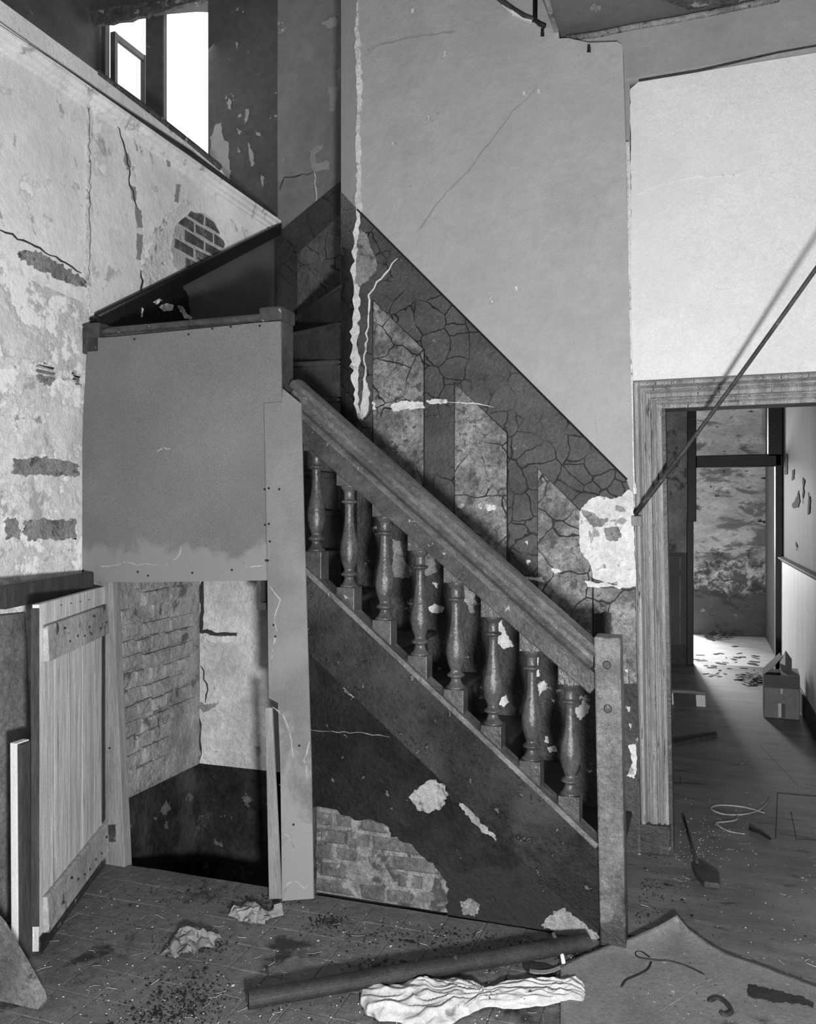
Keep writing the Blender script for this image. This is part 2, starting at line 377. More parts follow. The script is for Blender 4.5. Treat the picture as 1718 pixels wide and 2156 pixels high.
# wear on the left wall
X1 = XL+.006
for pts, m in (([(40, 527), (75, 528), (110, 545), (150, 570), (176, 585), (182, 606), (160, 600), (120, 585), (80, 565), (45, 548)], 'raw_grey'),
               ([(76, 772), (92, 765), (108, 769), (118, 790), (115, 808), (96, 812), (80, 800)], 'raw_grey'),
               ([(28, 965), (90, 962), (140, 972), (166, 978), (166, 1003), (130, 1000), (70, 1002), (28, 998)], 'raw_grey'),
               ([(52, 1100), (100, 1090), (160, 1095), (160, 1136), (105, 1133), (60, 1140), (50, 1120)], 'raw_grey'),
               ([(12, 1092), (38, 1090), (42, 1130), (15, 1135)], 'raw_grey'),
               ([(150, 785), (168, 790), (172, 815), (160, 812)], 'raw_grey'),
               ([(0, 748), (180, 786), (180, 805), (130, 800), (80, 790), (0, 775)], 'raw'),
               ([(130, 790), (160, 800), (155, 825), (140, 840), (128, 815)], 'raw'),
               ([(20, 880), (70, 850), (110, 870), (80, 900), (40, 920)], 'raw'),
               ([(120, 1140), (158, 1130), (160, 1180), (120, 1185)], 'raw')):
    patch(wl, 'X', X1, pts, M[m], 4, .003)
for pts in ([(263, 315), (274, 330), (277, 352), (268, 358), (262, 340)], [(274, 388), (286, 395), (288, 420), (281, 425)],
            [(285, 432), (298, 445), (301, 478), (290, 480)], [(289, 492), (302, 495), (297, 548), (288, 545)],
            [(351, 330), (361, 332), (358, 352), (353, 350)], [(372, 388), (380, 390), (376, 428), (368, 425)]):
    patch(wl, 'X', X1, pts, M['soffit'], 1.5, .003)
for pts in ([(300, 560), (320, 520), (345, 460), (370, 440), (395, 415), (400, 430), (372, 452), (358, 520), (350, 580), (330, 600), (305, 610)],
            [(182, 200), (194, 205), (192, 400), (194, 660), (184, 640), (178, 560), (183, 400)]):
    patch(wl, 'X', X1, pts, M['raw'], 3, .003)
crack(wl, 'X', X1+.001, [(247, 262), (262, 300), (268, 330), (275, 390), (290, 440)], 1)
crack(wl, 'X', X1+.001, [(300, 566), (297, 620)], 1.6); crack(wl, 'X', X1+.001, [(0, 483), (40, 502), (95, 530), (172, 575)], 1.6)
crack(wl, 'X', X1+.001, [(188, 210), (190, 480), (186, 590)], 1.0, M['raw_grey'])
# dado of the winders on the left wall
dl = MB().slab([Vector((XL+.004, p.y, p.z)) for p in PP([(200, 688), (590, 494)], 'X', XL)]+[Vector((XL+.004, 4.75, 1.3)), Vector((XL+.004, 3.05, 1.3))], (-.01, 0, 0)).build('winder_dado', M['plain_dado'], wl)
patch(wl, 'X', XL+.009, [(212, 690), (300, 648), (383, 602), (394, 620), (400, 650), (404, 690), (400, 720), (212, 720)], M['black'], 1.5, .004, 'black_dado_paint')
for pts in ([(322, 634), (336, 626), (342, 632), (330, 641)], [(335, 645), (350, 638), (365, 642), (362, 655), (345, 655)],
            [(374, 642), (384, 646), (396, 662), (406, 668), (402, 674), (390, 670), (380, 656)], [(299, 646), (302, 650), (301, 668), (298, 668)]):
    patch(wl, 'X', XL+.013, pts, M['raw'], 1.2, .003)
a, b = P(200, 681, 'X', XL+.03), P(592, 481, 'X', XL+.03)
MB().bar(a, b, .05, .055).build('dado_rail', M['black'], wl, bevel=.006)
MB().tube([a+Vector((.012, 0, .03)), b+Vector((.012, 0, .03))], .014, 8).build('dado_rail_bead', M['black'], wl, smooth=True)
# cornice, fascia and dark cap along the top of the left wall
prof = [(0, -.055), (.012, -.05), (.016, -.035), (.03, -.028), (.034, -.01), (.048, -.004), (.05, .012), (.036, .018), (.03, .03), (.0, .034)]
ya, yb = -1.2, 4.77
MB().sweep(prof, [(XL, ya, 3.33), (XL, yb, 3.33)], [((1, 0, 0), (0, 0, 1))]*2).build('trim_1', M['left_wall'], kind='structure', smooth=False)
MB().tube([P(a+random.uniform(-1, 1), b+random.uniform(-1.5, 1.5), 'X', XL+.004) for a, b in [(i*19, 76+i*19*.69) for i in range(30)]], [random.uniform(.003, .009) for i in range(30)], 5).build('shade_line', M['crack'], wl)  # dark tube painting the shadow line below the cornice
MB().tube([P(a, b, 'X', XL+.046) for a, b in [(-20, 40), (120, 133), (250, 222)]]+[P(a, b, 'X', XL+.046) for a, b in [(400, 322), (500, 395), (580, 455)]], [.004, .005, .006, .012, .012, .008], 5).build('shade_line', M['crack'], wl)  # groove shade of the moulding drawn as a dark tube
fz = [(190, 140), (206, 152), (300, 222), (400, 300), (462, 352), (486, 385), (530, 420), (588, 466)]
fa = PP(fz, 'X', XL-.01)
MB().slab([Vector((XL-.01, -1.2, 3.33)), Vector((XL-.01, 4.75, 3.33)), Vector((XL-.01, 4.74, 3.345))]+fa[::-1][1:]+[Vector((XL-.01, -1.2, fa[0].z))], (-.18, 0, 0)).build('trim_2', M['left_wall'], kind='structure')
cap = [Vector((XL-.012, p.y, p.z)) for p in PP([(206, 152), (300, 222), (400, 300), (462, 352)], 'X', XL-.01)]
MB().tube(cap, [.012, .016, .016, .02], 6).build('trim_3', M['lath'], kind='structure')

# ---- space behind the left wall: side wall, window wall, window
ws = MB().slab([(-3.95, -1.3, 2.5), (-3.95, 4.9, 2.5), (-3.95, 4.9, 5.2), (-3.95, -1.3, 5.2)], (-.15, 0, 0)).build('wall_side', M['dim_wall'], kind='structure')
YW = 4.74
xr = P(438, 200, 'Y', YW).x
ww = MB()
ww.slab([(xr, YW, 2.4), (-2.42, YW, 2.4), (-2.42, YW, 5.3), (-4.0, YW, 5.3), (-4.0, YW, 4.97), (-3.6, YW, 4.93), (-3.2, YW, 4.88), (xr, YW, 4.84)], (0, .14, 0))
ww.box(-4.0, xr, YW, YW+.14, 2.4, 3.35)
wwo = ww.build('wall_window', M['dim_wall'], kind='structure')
for pts in ([(443, 290), (455, 262), (465, 258), (470, 290), (480, 300), (484, 350), (484, 380), (470, 376), (455, 350), (443, 330)],
            [(478, 205), (486, 210), (486, 232), (480, 228)], [(498, 270), (508, 276), (504, 284)], [(518, 230), (524, 228), (522, 250), (515, 262)],
            [(537, 275), (548, 280), (552, 288), (540, 284)], [(522, 300), (532, 320), (536, 345), (528, 350)], [(549, 368), (556, 372), (553, 396)],
            [(500, 310), (506, 318), (502, 322)], [(474, 206), (478, 200), (480, 214)], [(495, 88), (501, 90), (499, 104)]):
    patch(wwo, 'Y', YW-.003, pts, M['soffit'], 1.5, .004)
MB().slab(PP(rag([(190, 26), (250, 14), (330, 2), (430, -20), (432, -4), (345, 22), (300, 36), (220, 48), (196, 52)], 3, 6, 9), 'Y', YW-.02), (0, .03, 0)).build('broken_lath', M['lath'], wwo)
w1 = MB()
xl_, zt = -3.92, 4.95
for x0, x1 in ((xl_, xl_+.035), (P(306, 100, 'Y', YW+.085).x, P(344, 100, 'Y', YW+.085).x), ):
    w1.box(x0, x1, YW+.08 if x0 == xl_ else YW+.085, YW+.13, 3.35, zt)
win = w1.build('window_1', M['dim_wall'], kind='structure', bevel=.006)
lf = thing if False else None
ca, cb = Vector((P(240, 100, 'Y', 4.9).x, 4.9, 0)), Vector((P(303, 100, 'Y', 5.22).x, 5.22, 0))
def at(c, z): return Vector((c.x, c.y, z))
cs = MB()
for c in (ca, cb): cs.bar(at(c, 3.4), at(c, 4.88), .03, .04, (1, 0, 0))
cs.bar(at(ca, 4.86), at(cb, 4.86), .03, .04); cs.bar(at(ca, 3.42), at(cb, 3.42), .03, .05)
cas = cs.build('casement', M['dim_wall'], win)
MB().slab([at(ca, 3.45), at(cb, 3.45), at(cb, 4.84), at(ca, 4.84)], (.003, 0, 0)).build('pane', M['glass'], cas)

# ---- back wall of the stair and its dado
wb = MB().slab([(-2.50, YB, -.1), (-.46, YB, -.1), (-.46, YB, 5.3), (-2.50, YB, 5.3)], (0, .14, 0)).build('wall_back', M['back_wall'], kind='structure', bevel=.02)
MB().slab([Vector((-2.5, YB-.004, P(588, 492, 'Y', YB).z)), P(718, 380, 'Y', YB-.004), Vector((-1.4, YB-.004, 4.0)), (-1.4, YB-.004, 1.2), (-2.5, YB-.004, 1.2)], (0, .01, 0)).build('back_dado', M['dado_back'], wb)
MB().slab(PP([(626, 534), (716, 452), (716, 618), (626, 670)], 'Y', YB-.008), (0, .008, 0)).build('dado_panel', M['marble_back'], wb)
for pts in ([(652, 318), (668, 306), (682, 306), (678, 314), (664, 322), (664, 345), (690, 338), (695, 345), (690, 356), (660, 362), (654, 340)],
            [(690, 185), (712, 182), (706, 210), (706, 232), (694, 234), (696, 205)], [(675, 48), (700, 36), (712, 40), (706, 56), (690, 58)],
            [(708, 148), (718, 142), (718, 168), (712, 170)], [(592, 335), (600, 330), (598, 340)], [(608, 325), (614, 327), (610, 331)]):
    patch(wb, 'Y', YB-.003, pts, M['soffit'], 2, .004)
crack(wb, 'Y', YB-.003, [(588, 400), (600, 375), (640, 368), (660, 362)], 1); crack(wb, 'Y', YB-.003, [(664, 362), (666, 425)], 1.2, M['raw'])

# ---- middle wall (spine of the stair)
xm0 = P(752, 440, 'Y', YM).x; xmc = P(718, 420, 'Y', 3.99).x; xm1 = -.265
edge_px = [(1311, 104), (1317, 300), (1328, 800), (1333, 1040), (1346, 1700)]
wm_o = [Vector((xm0, YM, 0)), Vector((P(1349, 1850, 'Y', YM).x, YM, 0))]+PP(edge_px[::-1], 'Y', YM)+PP([(1309, 94), (1300, 88), (1240, 90), (1196, 80)], 'Y', YM)+[Vector((-.625, YM, 3.70)), Vector((-.625, YM, 5.3)), Vector((xm0, YM, 5.3))]
wm = MB().slab(wm_o, (0, .069, 0)).build('wall_middle', M['mid_wall'], kind='structure')
MB().slab([(xm0+.001, YM, 0), (xmc, 3.99, 0), (xmc, 4.08, 0), (xm0+.3, 4.08, 0), (xm0+.3, YM+.005, 0)], (0, 0, 5.3)).build('rounded_end', M['mid_wall'], wm)
MB().box(xm0, -.60, YM+.068, 4.08, 0, 5.3).build('wall_core', M['mid_wall'], wm)
Yd = YM-.004
z_of = lambda x, y: P(x, y, 'Y', Yd)
dado = MB().slab([P(753, 441, 'Y', Yd), P(1318, 1008, 'Y', Yd), P(1326, 1030, 'Y', Yd), P(1334, 1060, 'Y', Yd), P(1339, 1300, 'Y', Yd), Vector((P(1349, 1850, 'Y', Yd).x, Yd, 0.005)), Vector((xm0, Yd, 0.005))], (0, .01, 0)).build('dado', M['dado'], wm)
c0, c1 = Vector((xmc, 3.986, 0)), Vector((xm0, YM-.004, 0))
MB().slab([at(c0, P(718, 404, 'Y', 3.986).z), at(c1, P(752, 441, 'Y', Yd).z), at(c1, .9), at(c0, .9)], (.004, .01, 0)).build('dado_end', M['dado_back'], wm)
def strip_edge(a, b, r=.006):
    return MB().tube([P(*a, 'Y', Yd-.002), P(*b, 'Y', Yd-.002)], r, 5).build('dado_capping', M['black'], wm)
strip_edge((752, 441), (1320, 1010), .005)
for pts in ([(785, 632), (893, 736), (893, 1066), (785, 966)], [(957, 806), (1068, 912), (1068, 1240), (957, 1140)], [(1132, 986), (1247, 1100), (1249, 1425), (1132, 1320)]):
    o = MB().slab(PP(pts, 'Y', Yd-.004), (0, .008, 0)).build('dado_panel', M['marble'], wm, bevel=.002, label='pale marbled painted panel')
    lp = PP(pts, 'Y', Yd-.005); MB().tube([lp[3], lp[0], lp[1], lp[2]], .0032, 5).build('panel_line', M['black'], wm)
MB().slab(PP([(1250, 1236), (1338, 1240), (1341, 1440), (1250, 1440)], 'Y', Yd-.004), (0, .008, 0)).build('dado_panel', M['marble'], wm, bevel=.002)
MB().slab(PP([(1251, 1292), (1287, 1290), (1287, 1345), (1251, 1345)], 'Y', Yd-.007), (0, .004, 0)).build('black_dado_paint', M['black'], wm)
xs = P(1343, 1500, 'Y', Yd-.003).x
MB().slab([Vector((xs, Yd-.003, P(1340, 1420, 'Y', Yd).z)), Vector((xs, Yd-.003, .0)), Vector((xm0, Yd-.003, .0)), P(752, 1030, 'Y', Yd-.003), P(900, 1130, 'Y', Yd-.003), P(1250, 1420, 'Y', Yd-.003)], (0, .006, 0)).build('lower_dado', M['low_dado'], wm)
# bare plaster where the paint has come away
for pts, m in (([(1222, 1072), (1240, 1052), (1262, 1044), (1290, 1050), (1308, 1044), (1322, 1030), (1333, 1035), (1335, 1100), (1338, 1234), (1305, 1240), (1270, 1224), (1248, 1218), (1244, 1190), (1222, 1160), (1218, 1110)], 'raw'),
               ([(1232, 1222), (1262, 1228), (1300, 1226), (1300, 1236), (1236, 1236)], 'raw'),
               ([(760, 484), (772, 494), (780, 520), (793, 548), (793, 568), (770, 592), (756, 604), (748, 590), (752, 540), (754, 500)], 'raw_grey'),
               ([(822, 852), (850, 844), (890, 846), (895, 858), (860, 862), (828, 866)], 'raw'), ([(897, 844), (915, 838), (942, 842), (938, 850), (905, 850)], 'raw'),
               ([(784, 846), (791, 850), (790, 864), (785, 862)], 'raw'), ([(760, 850), (768, 790), (777, 825), (776, 860), (762, 885)], 'raw'),
               ([(1100, 1214), (1140, 1216), (1146, 1226), (1128, 1224)], 'raw'), ([(1160, 1198), (1174, 1196), (1182, 1204), (1166, 1208)], 'raw'),
               ([(1006, 1060), (1018, 1062), (1016, 1072), (1008, 1070)], 'raw'), ([(1022, 1062), (1042, 1064), (1044, 1074), (1026, 1076)], 'raw'), ([(960, 1056), (976, 1062), (974, 1070), (964, 1068)], 'raw'),
               ([(1106, 1178), (1116, 1180), (1112, 1190)], 'raw'), ([(1102, 1140), (1110, 1138), (1112, 1146)], 'raw'), ([(1256, 1280), (1274, 1278), (1270, 1288), (1262, 1292)], 'raw'),
               # seen between the balusters
               ([(826, 1135), (842, 1140), (850, 1180), (866, 1200), (862, 1218), (840, 1216), (820, 1212), (828, 1180)], 'raw_grey'),
               ([(894, 1160), (906, 1152), (916, 1180), (920, 1205), (900, 1212), (886, 1206)], 'raw_grey'),
               ([(975, 1228), (984, 1226), (990, 1260), (1000, 1290), (990, 1290), (980, 1262)], 'raw_grey'),
               ([(1042, 1320), (1056, 1306), (1064, 1330), (1082, 1362), (1060, 1366), (1044, 1352)], 'raw'),
               ([(896, 1282), (914, 1272), (934, 1278), (930, 1290), (912, 1290)], 'raw'), ([(910, 1226), (922, 1228), (920, 1240)], 'raw'),
               ([(1055, 1470), (1064, 1464), (1072, 1478), (1062, 1488), (1050, 1482)], 'raw'), ([(1124, 1386), (1132, 1384), (1136, 1424), (1126, 1424)], 'raw'),
               ([(1208, 1492), (1222, 1486), (1228, 1474), (1240, 1488), (1238, 1500), (1222, 1516), (1212, 1504)], 'raw'),
               ([(1148, 1550), (1155, 1552), (1155, 1564), (1146, 1562)], 'raw'), ([(1152, 1574), (1168, 1570), (1174, 1582), (1156, 1584)], 'raw'),
               ([(1132, 1445), (1148, 1430), (1146, 1444), (1136, 1466)], 'raw'), ([(1160, 1470), (1168, 1474), (1166, 1482)], 'raw'),
               ([(1322, 1570), (1338, 1566), (1342, 1610), (1336, 1640), (1320, 1634), (1332, 1606)], 'raw'), ([(1318, 1485), (1326, 1488), (1324, 1500)], 'raw'),
               ([(1316, 1410), (1322, 1408), (1322, 1424)], 'raw'), ([(1324, 1524), (1332, 1526), (1328, 1534)], 'raw')):
    patch(wm, 'Y', Yd-.0105, pts, M[m], 1.6, .008)
for pts in ([(1222, 1072), (1245, 1078), (1262, 1092), (1285, 1090), (1268, 1108), (1248, 1110), (1234, 1094)], [(1296, 1064), (1312, 1066), (1318, 1076), (1308, 1080), (1296, 1074)],
            [(1272, 1112), (1300, 1108), (1310, 1126), (1298, 1140), (1276, 1136)]):
    patch(wm, 'Y', Yd-.0125, pts, M['raw_grey'], 1.5, .003)
crack(wm, 'Y', Yd-.011, [(836, 546), (800, 585), (778, 620), (772, 700), (766, 800), (760, 880)], 1.8, M['raw'])
crack(wm, 'Y', Yd-.011, [(940, 846), (1010, 850), (1040, 858)], 1, M['raw'], 1)
# the ragged arris of the wall end, its plaster knocked off down to the stair
ar = [(754, -10, 7), (752, 60, 7), (756, 130, 13), (758, 200, 15), (754, 290, 11), (756, 360, 10), (756, 440, 10), (750, 500, 12), (750, 560, 16), (752, 610, 9), (750, 680, 17), (748, 780, 17), (752, 850, 11), (760, 892, 4)]
ra0 = random.Random(4); lft = []; rgt = []
for (x, y, w), (x2, y2, w2) in zip(ar[:-1], ar[1:]):
    k_ = max(2, int((y2-y)/9)); dj = 0
    for i in range(k_):
        t = i/k_; X_ = x+(x2-x)*t; Y_ = y+(y2-y)*t; W_ = w+(w2-w)*t
        dj = .7*dj+ra0.uniform(-.16, .16); e1 = ra0.choice((1, 1, 1, .55, 1.35)); lft.append((X_-W_*(.55*e1+dj+ra0.uniform(-.08, .08)), Y_)); rgt.append((X_+W_*(.38*ra0.choice((1, 1, .5, 1.4))+dj), Y_+ra0.uniform(-2, 2)))
MB().slab(PP(lft+rgt[::-1], 'Y', YM-.007), (0, .02, 0)).build('broken_arris', M['raw'], wm)
crack(wm, 'Y', YM-.002, [(772, 108), (800, 95), (850, 82), (905, 72), (960, 66)], 2.2, M['soffit'], 2)
crack(wm, 'Y', YM-.002, [(1002, 338), (985, 360), (940, 405), (905, 450), (884, 482)], 1.4, M['soffit'], 1.5)
crack(wm, 'Y', YM-.002, [(1130, 185), (1080, 235), (1030, 300), (1002, 338)], .9, M['soffit'], 1.5)
for q in ((828, 302), (1087, 606), (1134, 192), (1103, 196), (868, 22)): patch(wm, 'Y', YM-.002, [(q[0]-3, q[1]-4), (q[0]+2, q[1]-3), (q[0]+3, q[1]+4), (q[0]-1, q[1]+5)], M['raw'], 1, .003)
for q in ((1142, 68), (1240, 102)): patch(wm, 'Y', YM-.003, [(q[0]-3, q[1]-9), (q[0]+3, q[1]-9), (q[0]+4, q[1]+8), (q[0]-4, q[1]+8)], M['nail'], .5, .02, 'fixing_plug')
pp = thing('gas_pipe', 'broken dark pipe with plaster lumps along the top edge of the stair wall', 'pipe', P(1100, 30, 'Y', YM-.03))
MB().tube([P(a, b, 'Y', YM-.022) for a, b in ((1040, -12), (1062, 6), (1084, 22), (1104, 34), (1124, 42))], .012, 8).build('upper_length', M['dark_wood'], pp, smooth=True)
MB().tube([P(a, b, 'Y', YM-.022) for a, b in ((1127, 0), (1127, 42), (1136, 50), (1148, 55))], .011, 8).build('bent_end', M['nail'], pp, smooth=True)
MB().tube([P(a, b, 'Y', YM-.018) for a, b in ((1058, 10), (1082, 26), (1102, 38), (1122, 44))], [.006, .014, .01, .016], 6).build('plaster_lump', M['raw'], pp)

# ---- doorway wall, soffit band and ceilings
xd = P(1325, 300, 'Y', YD).x
zt_ = P(1420, 160, 'Y', YD).z
DX0, DX1, DZ = -.20, .80, 2.02
corner = [P(a, b, 'Y', YD) for a, b in ((1322, 300), (1322, 200), (1328, 186), (1345, 172))]
wd = MB().slab([(xd, YD, 0), (DX0, YD, 0), (DX0, YD, DZ), (DX1, YD, DZ), (DX1, YD, 0), (2.4, YD, 0), (2.4, YD, zt_)]+[tuple(c) for c in corner[::-1]], (0, .14, 0)).build('wall_doorway', M['white_wall'], kind='structure')
crack(wd, 'Y', YD-.002, [(1340, 410), (1400, 385), (1450, 375), (1540, 370), (1600, 350)], 1.0, M['left_wall'], 3)
edge = [(1321, 300), (1321, 310), (1324, 420), (1323, 560), (1325, 700), (1328, 800), (1330, 900), (1332, 1010), (1336, 1040)]
MB().tube([P(a+random.uniform(-1, 1), b, 'Y', YM+.02) for a, b in edge], [random.uniform(.008, .014) for _ in edge], 6).build('broken_arris', M['raw'], wd)
crack(wd, 'Y', YD-.004, [(1326, 190), (1327, 420), (1326, 700), (1330, 800)], 1.1, M['crack'], 1.5)
zc = 3.74
so = MB().box(-.64, 2.4, YD-.012, YD+.2, zt_, zc).build('trim_4', M['soffit'], kind='structure', bevel=.02)
MB().box(-.45, xd+.003, YD-.006, YD+.10, 0, zc-.01).build('plaster_return', M['soffit'], so)
bl_ = MB().tube([P(a, b, 'Y', YD-.016) for a, b in ((1192, 80), (1260, 72), (1330, 57), (1420, 42), (1520, 22), (1640, -3))], .014, 6).build('rounded_arris', M['raw_grey'], so, smooth=True)
MB().tube([P(a, b+random.uniform(-2, 2), 'Y', YD-.01) for a, b in ((1345, 170), (1400, 160), (1470, 147), (1560, 127), (1640, 110), (1718, 96))], .006, 5).build('ragged_edge', M['crack'], so)
ce = MB().slab([(-.63, -1.3, zc), (2.4, -1.3, zc), (2.4, YD+.1, zc), (-.63, YD+.1, zc)], (0, 0, .2)).build('ceiling', M['ceil'], kind='structure')
MB().box(-.645, -.625, -1.3, YD, zc-.01, zc+.3).build('ceiling_edge', M['raw_grey'], ce)
hp = PP(rag([(1375, -6), (1400, 2), (1430, 14), (1465, 20), (1520, 14), (1590, 6), (1640, -6)], 3, 6, 2), 'Z', zc-.004)
MB().slab(hp, (0, 0, .003)).build('broken_lath', M['lath'], ce)
MB().slab(PP(rag([(1242, 14), (1250, 8), (1254, 8), (1256, 12), (1266, 14), (1264, 20), (1256, 22), (1254, 28), (1250, 22), (1243, 22)], 1, 3, 2), 'Z', zc-.004), (0, 0, .003)).build('plaster_patch', M['raw_grey'], ce)
MB().box(-.63, -.45, -1.3, YD, zc+.2, 5.3).build('wall_landing', M['dim_wall'], kind='structure')
MB().box(-4.1, -.4, -1.3, 4.95, 5.2, 5.4).build('ceiling', M['ceil'], kind='structure')
MB().box(-4.0, 2.5, -1.5, -1.3, -.2, 5.4).build('wall_rear', M['soffit'], kind='structure')
MB().box(2.3, 2.5, -1.3, 4.2, -.2, 4).build('wall_right', M['soffit'], kind='structure')

# ---- near doorway: moulded architrave on plinth blocks
ap = [(0, 0), (0, .046), (.008, .052), (.018, .048), (.022, .036), (.026, .018), (.030, .012), (.034, .012), (.037, .024), (.046, .030), (.052, .036), (.054, .036), (.055, .030), (.070, .030), (.071, .020), (.075, .012), (.079, .012), (.082, .026), (.090, .030), (.096, .024), (.098, .010), (.102, .010), (.104, .022), (.118, .022), (.118, 0)]
zo, zi = P(1335, 806, 'Y', YD-.02).z, P(1392, 860, 'Y', YD-.02).z
xo = P(1335, 806, 'Y', YD-.02).x; xob = P(1351, 1760, 'Y', YD-.02).x
path = [(xob, YD, .13), (xo, YD, zo), (1.05, YD, zo+.0)]
k2 = (zo-zi)/.118
frames = [((1, 0, 0), (0, -1, 0)), ((1, 0, -k2), (0, -1, 0)), ((1, 0, -k2), (0, -1, 0))]
d1 = MB()
d1.sweep(ap, path[:2], frames[:2])
d1.sweep(ap, [path[1], (1.05, YD, zo)], [((1, 0, -k2), (0, -1, 0)), ((0, 0, -k2), (0, -1, 0))])
d1o = d1.build('door_1', M['arch'], kind='structure')
MB().box(xob-.012, xob+.125, YD-.052, YD, .0, .13).build('plinth_block', M['low_dado'], d1o, bevel=.006)
MB().slab([(xob+.117, YD-.004, 0), (xo+.114, YD-.004, zi), (xo+.114, YD+.14, zi), (xob+.117, YD+.14, 0)], (.02, 0, 0)).build('door_lining', M['paint'], d1o)

# ---- passage beyond the doorway
XH = .74; YP = 9.1
MB().box(-.6, -.45, 4.11, 9.1, 0, 3.1).build('wall_hall_left', M['hall_wall'], kind='structure')
wh = MB().box(XH, XH+.15, YD+.14, YE, 0, 3.1).build('wall_hall_right', M['hall_right'], kind='structure')
x_ = XH
nb = 34
for i in range(nb):
    y0 = 4.2+i*.144
    MB().box(x_-.014, x_+.01, y0, y0+.141, .16, 1.075).build('matchboard', M['hall_dado'], wh)
MB().sweep([(0, 0), (.012, .004), (.02, .02), (.034, .026), (.034, .042), (.0, .05)], [(x_-.012, 4.2, 1.075), (x_-.012, 9.08, 1.075)], [((-1, 0, 0), (0, 0, 1))]*2).build('dado_rail', M['dark_wood'], wh)
MB().box(x_-.03, x_, 4.2, 9.08, 0, .165).build('baseboard_hall', M['dark_wood'], kind='structure', bevel=.005)
# torn paint on the passage wall
for pts in ([(1653, 960), (1657, 955), (1659, 990), (1657, 1000), (1652, 1000)], [(1668, 990), (1672, 988), (1672, 1008), (1668, 1012)], [(1668, 1062), (1676, 1050), (1682, 1032), (1684, 1055), (1680, 1068), (1670, 1070)],
            [(1690, 1005), (1694, 1010), (1692, 1050), (1690, 1060)], [(1702, 1036), (1706, 1050), (1706, 1080), (1702, 1084)], [(1676, 1140), (1680, 1150), (1678, 1160)]):
    patch(wh, 'X', XH-.003, pts, M['crack'], 1, .003)
MB().box(-1.8, .9, 4.1, YE, 3.0, 3.1).build('ceiling', M['ceil'], kind='structure')
# far screen: posts, transom, side panel of plaster over boarding
ws_ = MB()
def X9(x): return P(x, 1000, 'Y', YP).x
z_ = lambda y, x=1460: P(x, y, 'Y', YP).z
hw = MB().box(-.6, X9(1449), YP, YP+.1, 0, 3.0).build('wall_hall_end', M['hall_wall'], kind='structure')
MB().box(-.6, X9(1449), YP-.02, YP, z_(1172), z_(1164)).build('dado_rail', M['frame'], hw)
for x0, x1 in ((1380, 1406), (1408, 1431), (1433, 1449)):
    MB().box(X9(x0), X9(x1), YP-.006, YP+.06, .12, z_(1172)).build('matchboard', M['plain_dado'], hw)
MB().box(-.6, X9(1449), YP-.015, YP+.06, 0, .2).build('skirting', M['low_dado'], hw)
patch(hw, 'Y', YP-.003, [(1395, 950), (1412, 935), (1428, 940), (1430, 975), (1415, 1000), (1398, 985)], M['raw_grey'], 2, .004)
patch(hw, 'Y', YP-.003, [(1416, 1130), (1424, 1130), (1426, 1144), (1418, 1147)], M['raw_grey'], 1, .004)
MB().box(xo+.114, .80, YD-.002, YD+.14, zi+.002, zi+.03).build('door_lining', M['paint'], d1o)
d2 = MB().box(X9(1447), X9(1466), YP-.04, YP+.1, 1.46, 2.98)
d2.box(X9(1446), X9(1460), YP-.04, YP+.1, 0, 1.47)
d2.box(X9(1466), X9(1645), YP-.04, YP+.1, z_(985), z_(960)); d2.box(X9(1466), X9(1645), YP-.04, YP+.1, 2.78, 2.98)
d2.box(X9(1617), XH, YP-.04, YP+.1, z_(965), 2.98); d2.box(X9(1632), XH, YP-.04, YP+.1, 0, z_(960))
d2o = d2.build('door_2', M['frame'], kind='structure', bevel=.006)
MB().box(-.16, .9, YE, YE+.15, 0, 3.1).build('wall_far', M['far_wall'], kind='structure')
MB().box(-1.95, -1.8, YP, YE+.1, 0, 3.1).build('wall_far_left', M['far_wall'], kind='structure')
MB().box(-1.8, -.6, YP, YP+.1, 0, 3.0).build('wall_far_front', M['hall_wall'], kind='structure')

# ---- cellar cupboard under the winders
wc = MB().box(-2.53, -1.80, 3.87, 3.90, .2, 1.3).box(-1.80, -1.45, 3.87, 3.90, .2, 1.0).build('wall_cellar', M['cellar_white'], kind='structure')
MB().box(-2.53, -1.45, 3.868, 3.90, -1.7, .2).build('tarred_base', M['cellar_tar'], wc)
patch(wc, 'Y', 3.866, [(424, 1336), (496, 1338), (498, 1354), (424, 1352)], M['raw'], 1, .004)
patch(wc, 'Y', 3.866, [(420, 1326), (440, 1326), (452, 1332), (498, 1332), (498, 1339), (450, 1340), (436, 1334), (420, 1334)], M['crack'], 1, .004)
patch(wc, 'Y', 3.866, [(404, 1482), (425, 1478), (430, 1484), (462, 1480), (440, 1496), (428, 1500), (420, 1492)], M['raw_grey'], 1, .004)
crack(wc, 'Y', 3.865, [(424, 1400), (430, 1430), (436, 1450), (432, 1480)], 1.5)
crack(wc, 'Y', 3.865, [(426, 1225), (424, 1260), (424, 1330)], 5, M['crack'], 2)
crack(wc, 'Y', 3.865, [(420, 1510), (422, 1560), (420, 1600)], 1.5)
MB().slab([(XL+.006, 3.05, .2), (XL+.006, 3.87, .2), (XL+.006, 3.87, 1.35), (XL+.006, 3.05, 1.35)], (-.02, 0, 0)).build('limewash_bed', M['brick_paint'], wl)
MB().slab([(XL+.012, 3.05, -1.6), (XL+.012, 3.868, -1.6), (XL+.012, 3.868, .2), (XL+.012, 3.05, .2)], (-.02, 0, 0)).build('tarred_base', M['cellar_tar'], wl)
pr2 = [brick_mesh(l, .062, .03, 40+i, .009).build('limewashed_brick', M['brick_paint'], wl) for i, l in enumerate((.1, .1, .205, .205))]
u2 = [False]*4; r2 = random.Random(3)
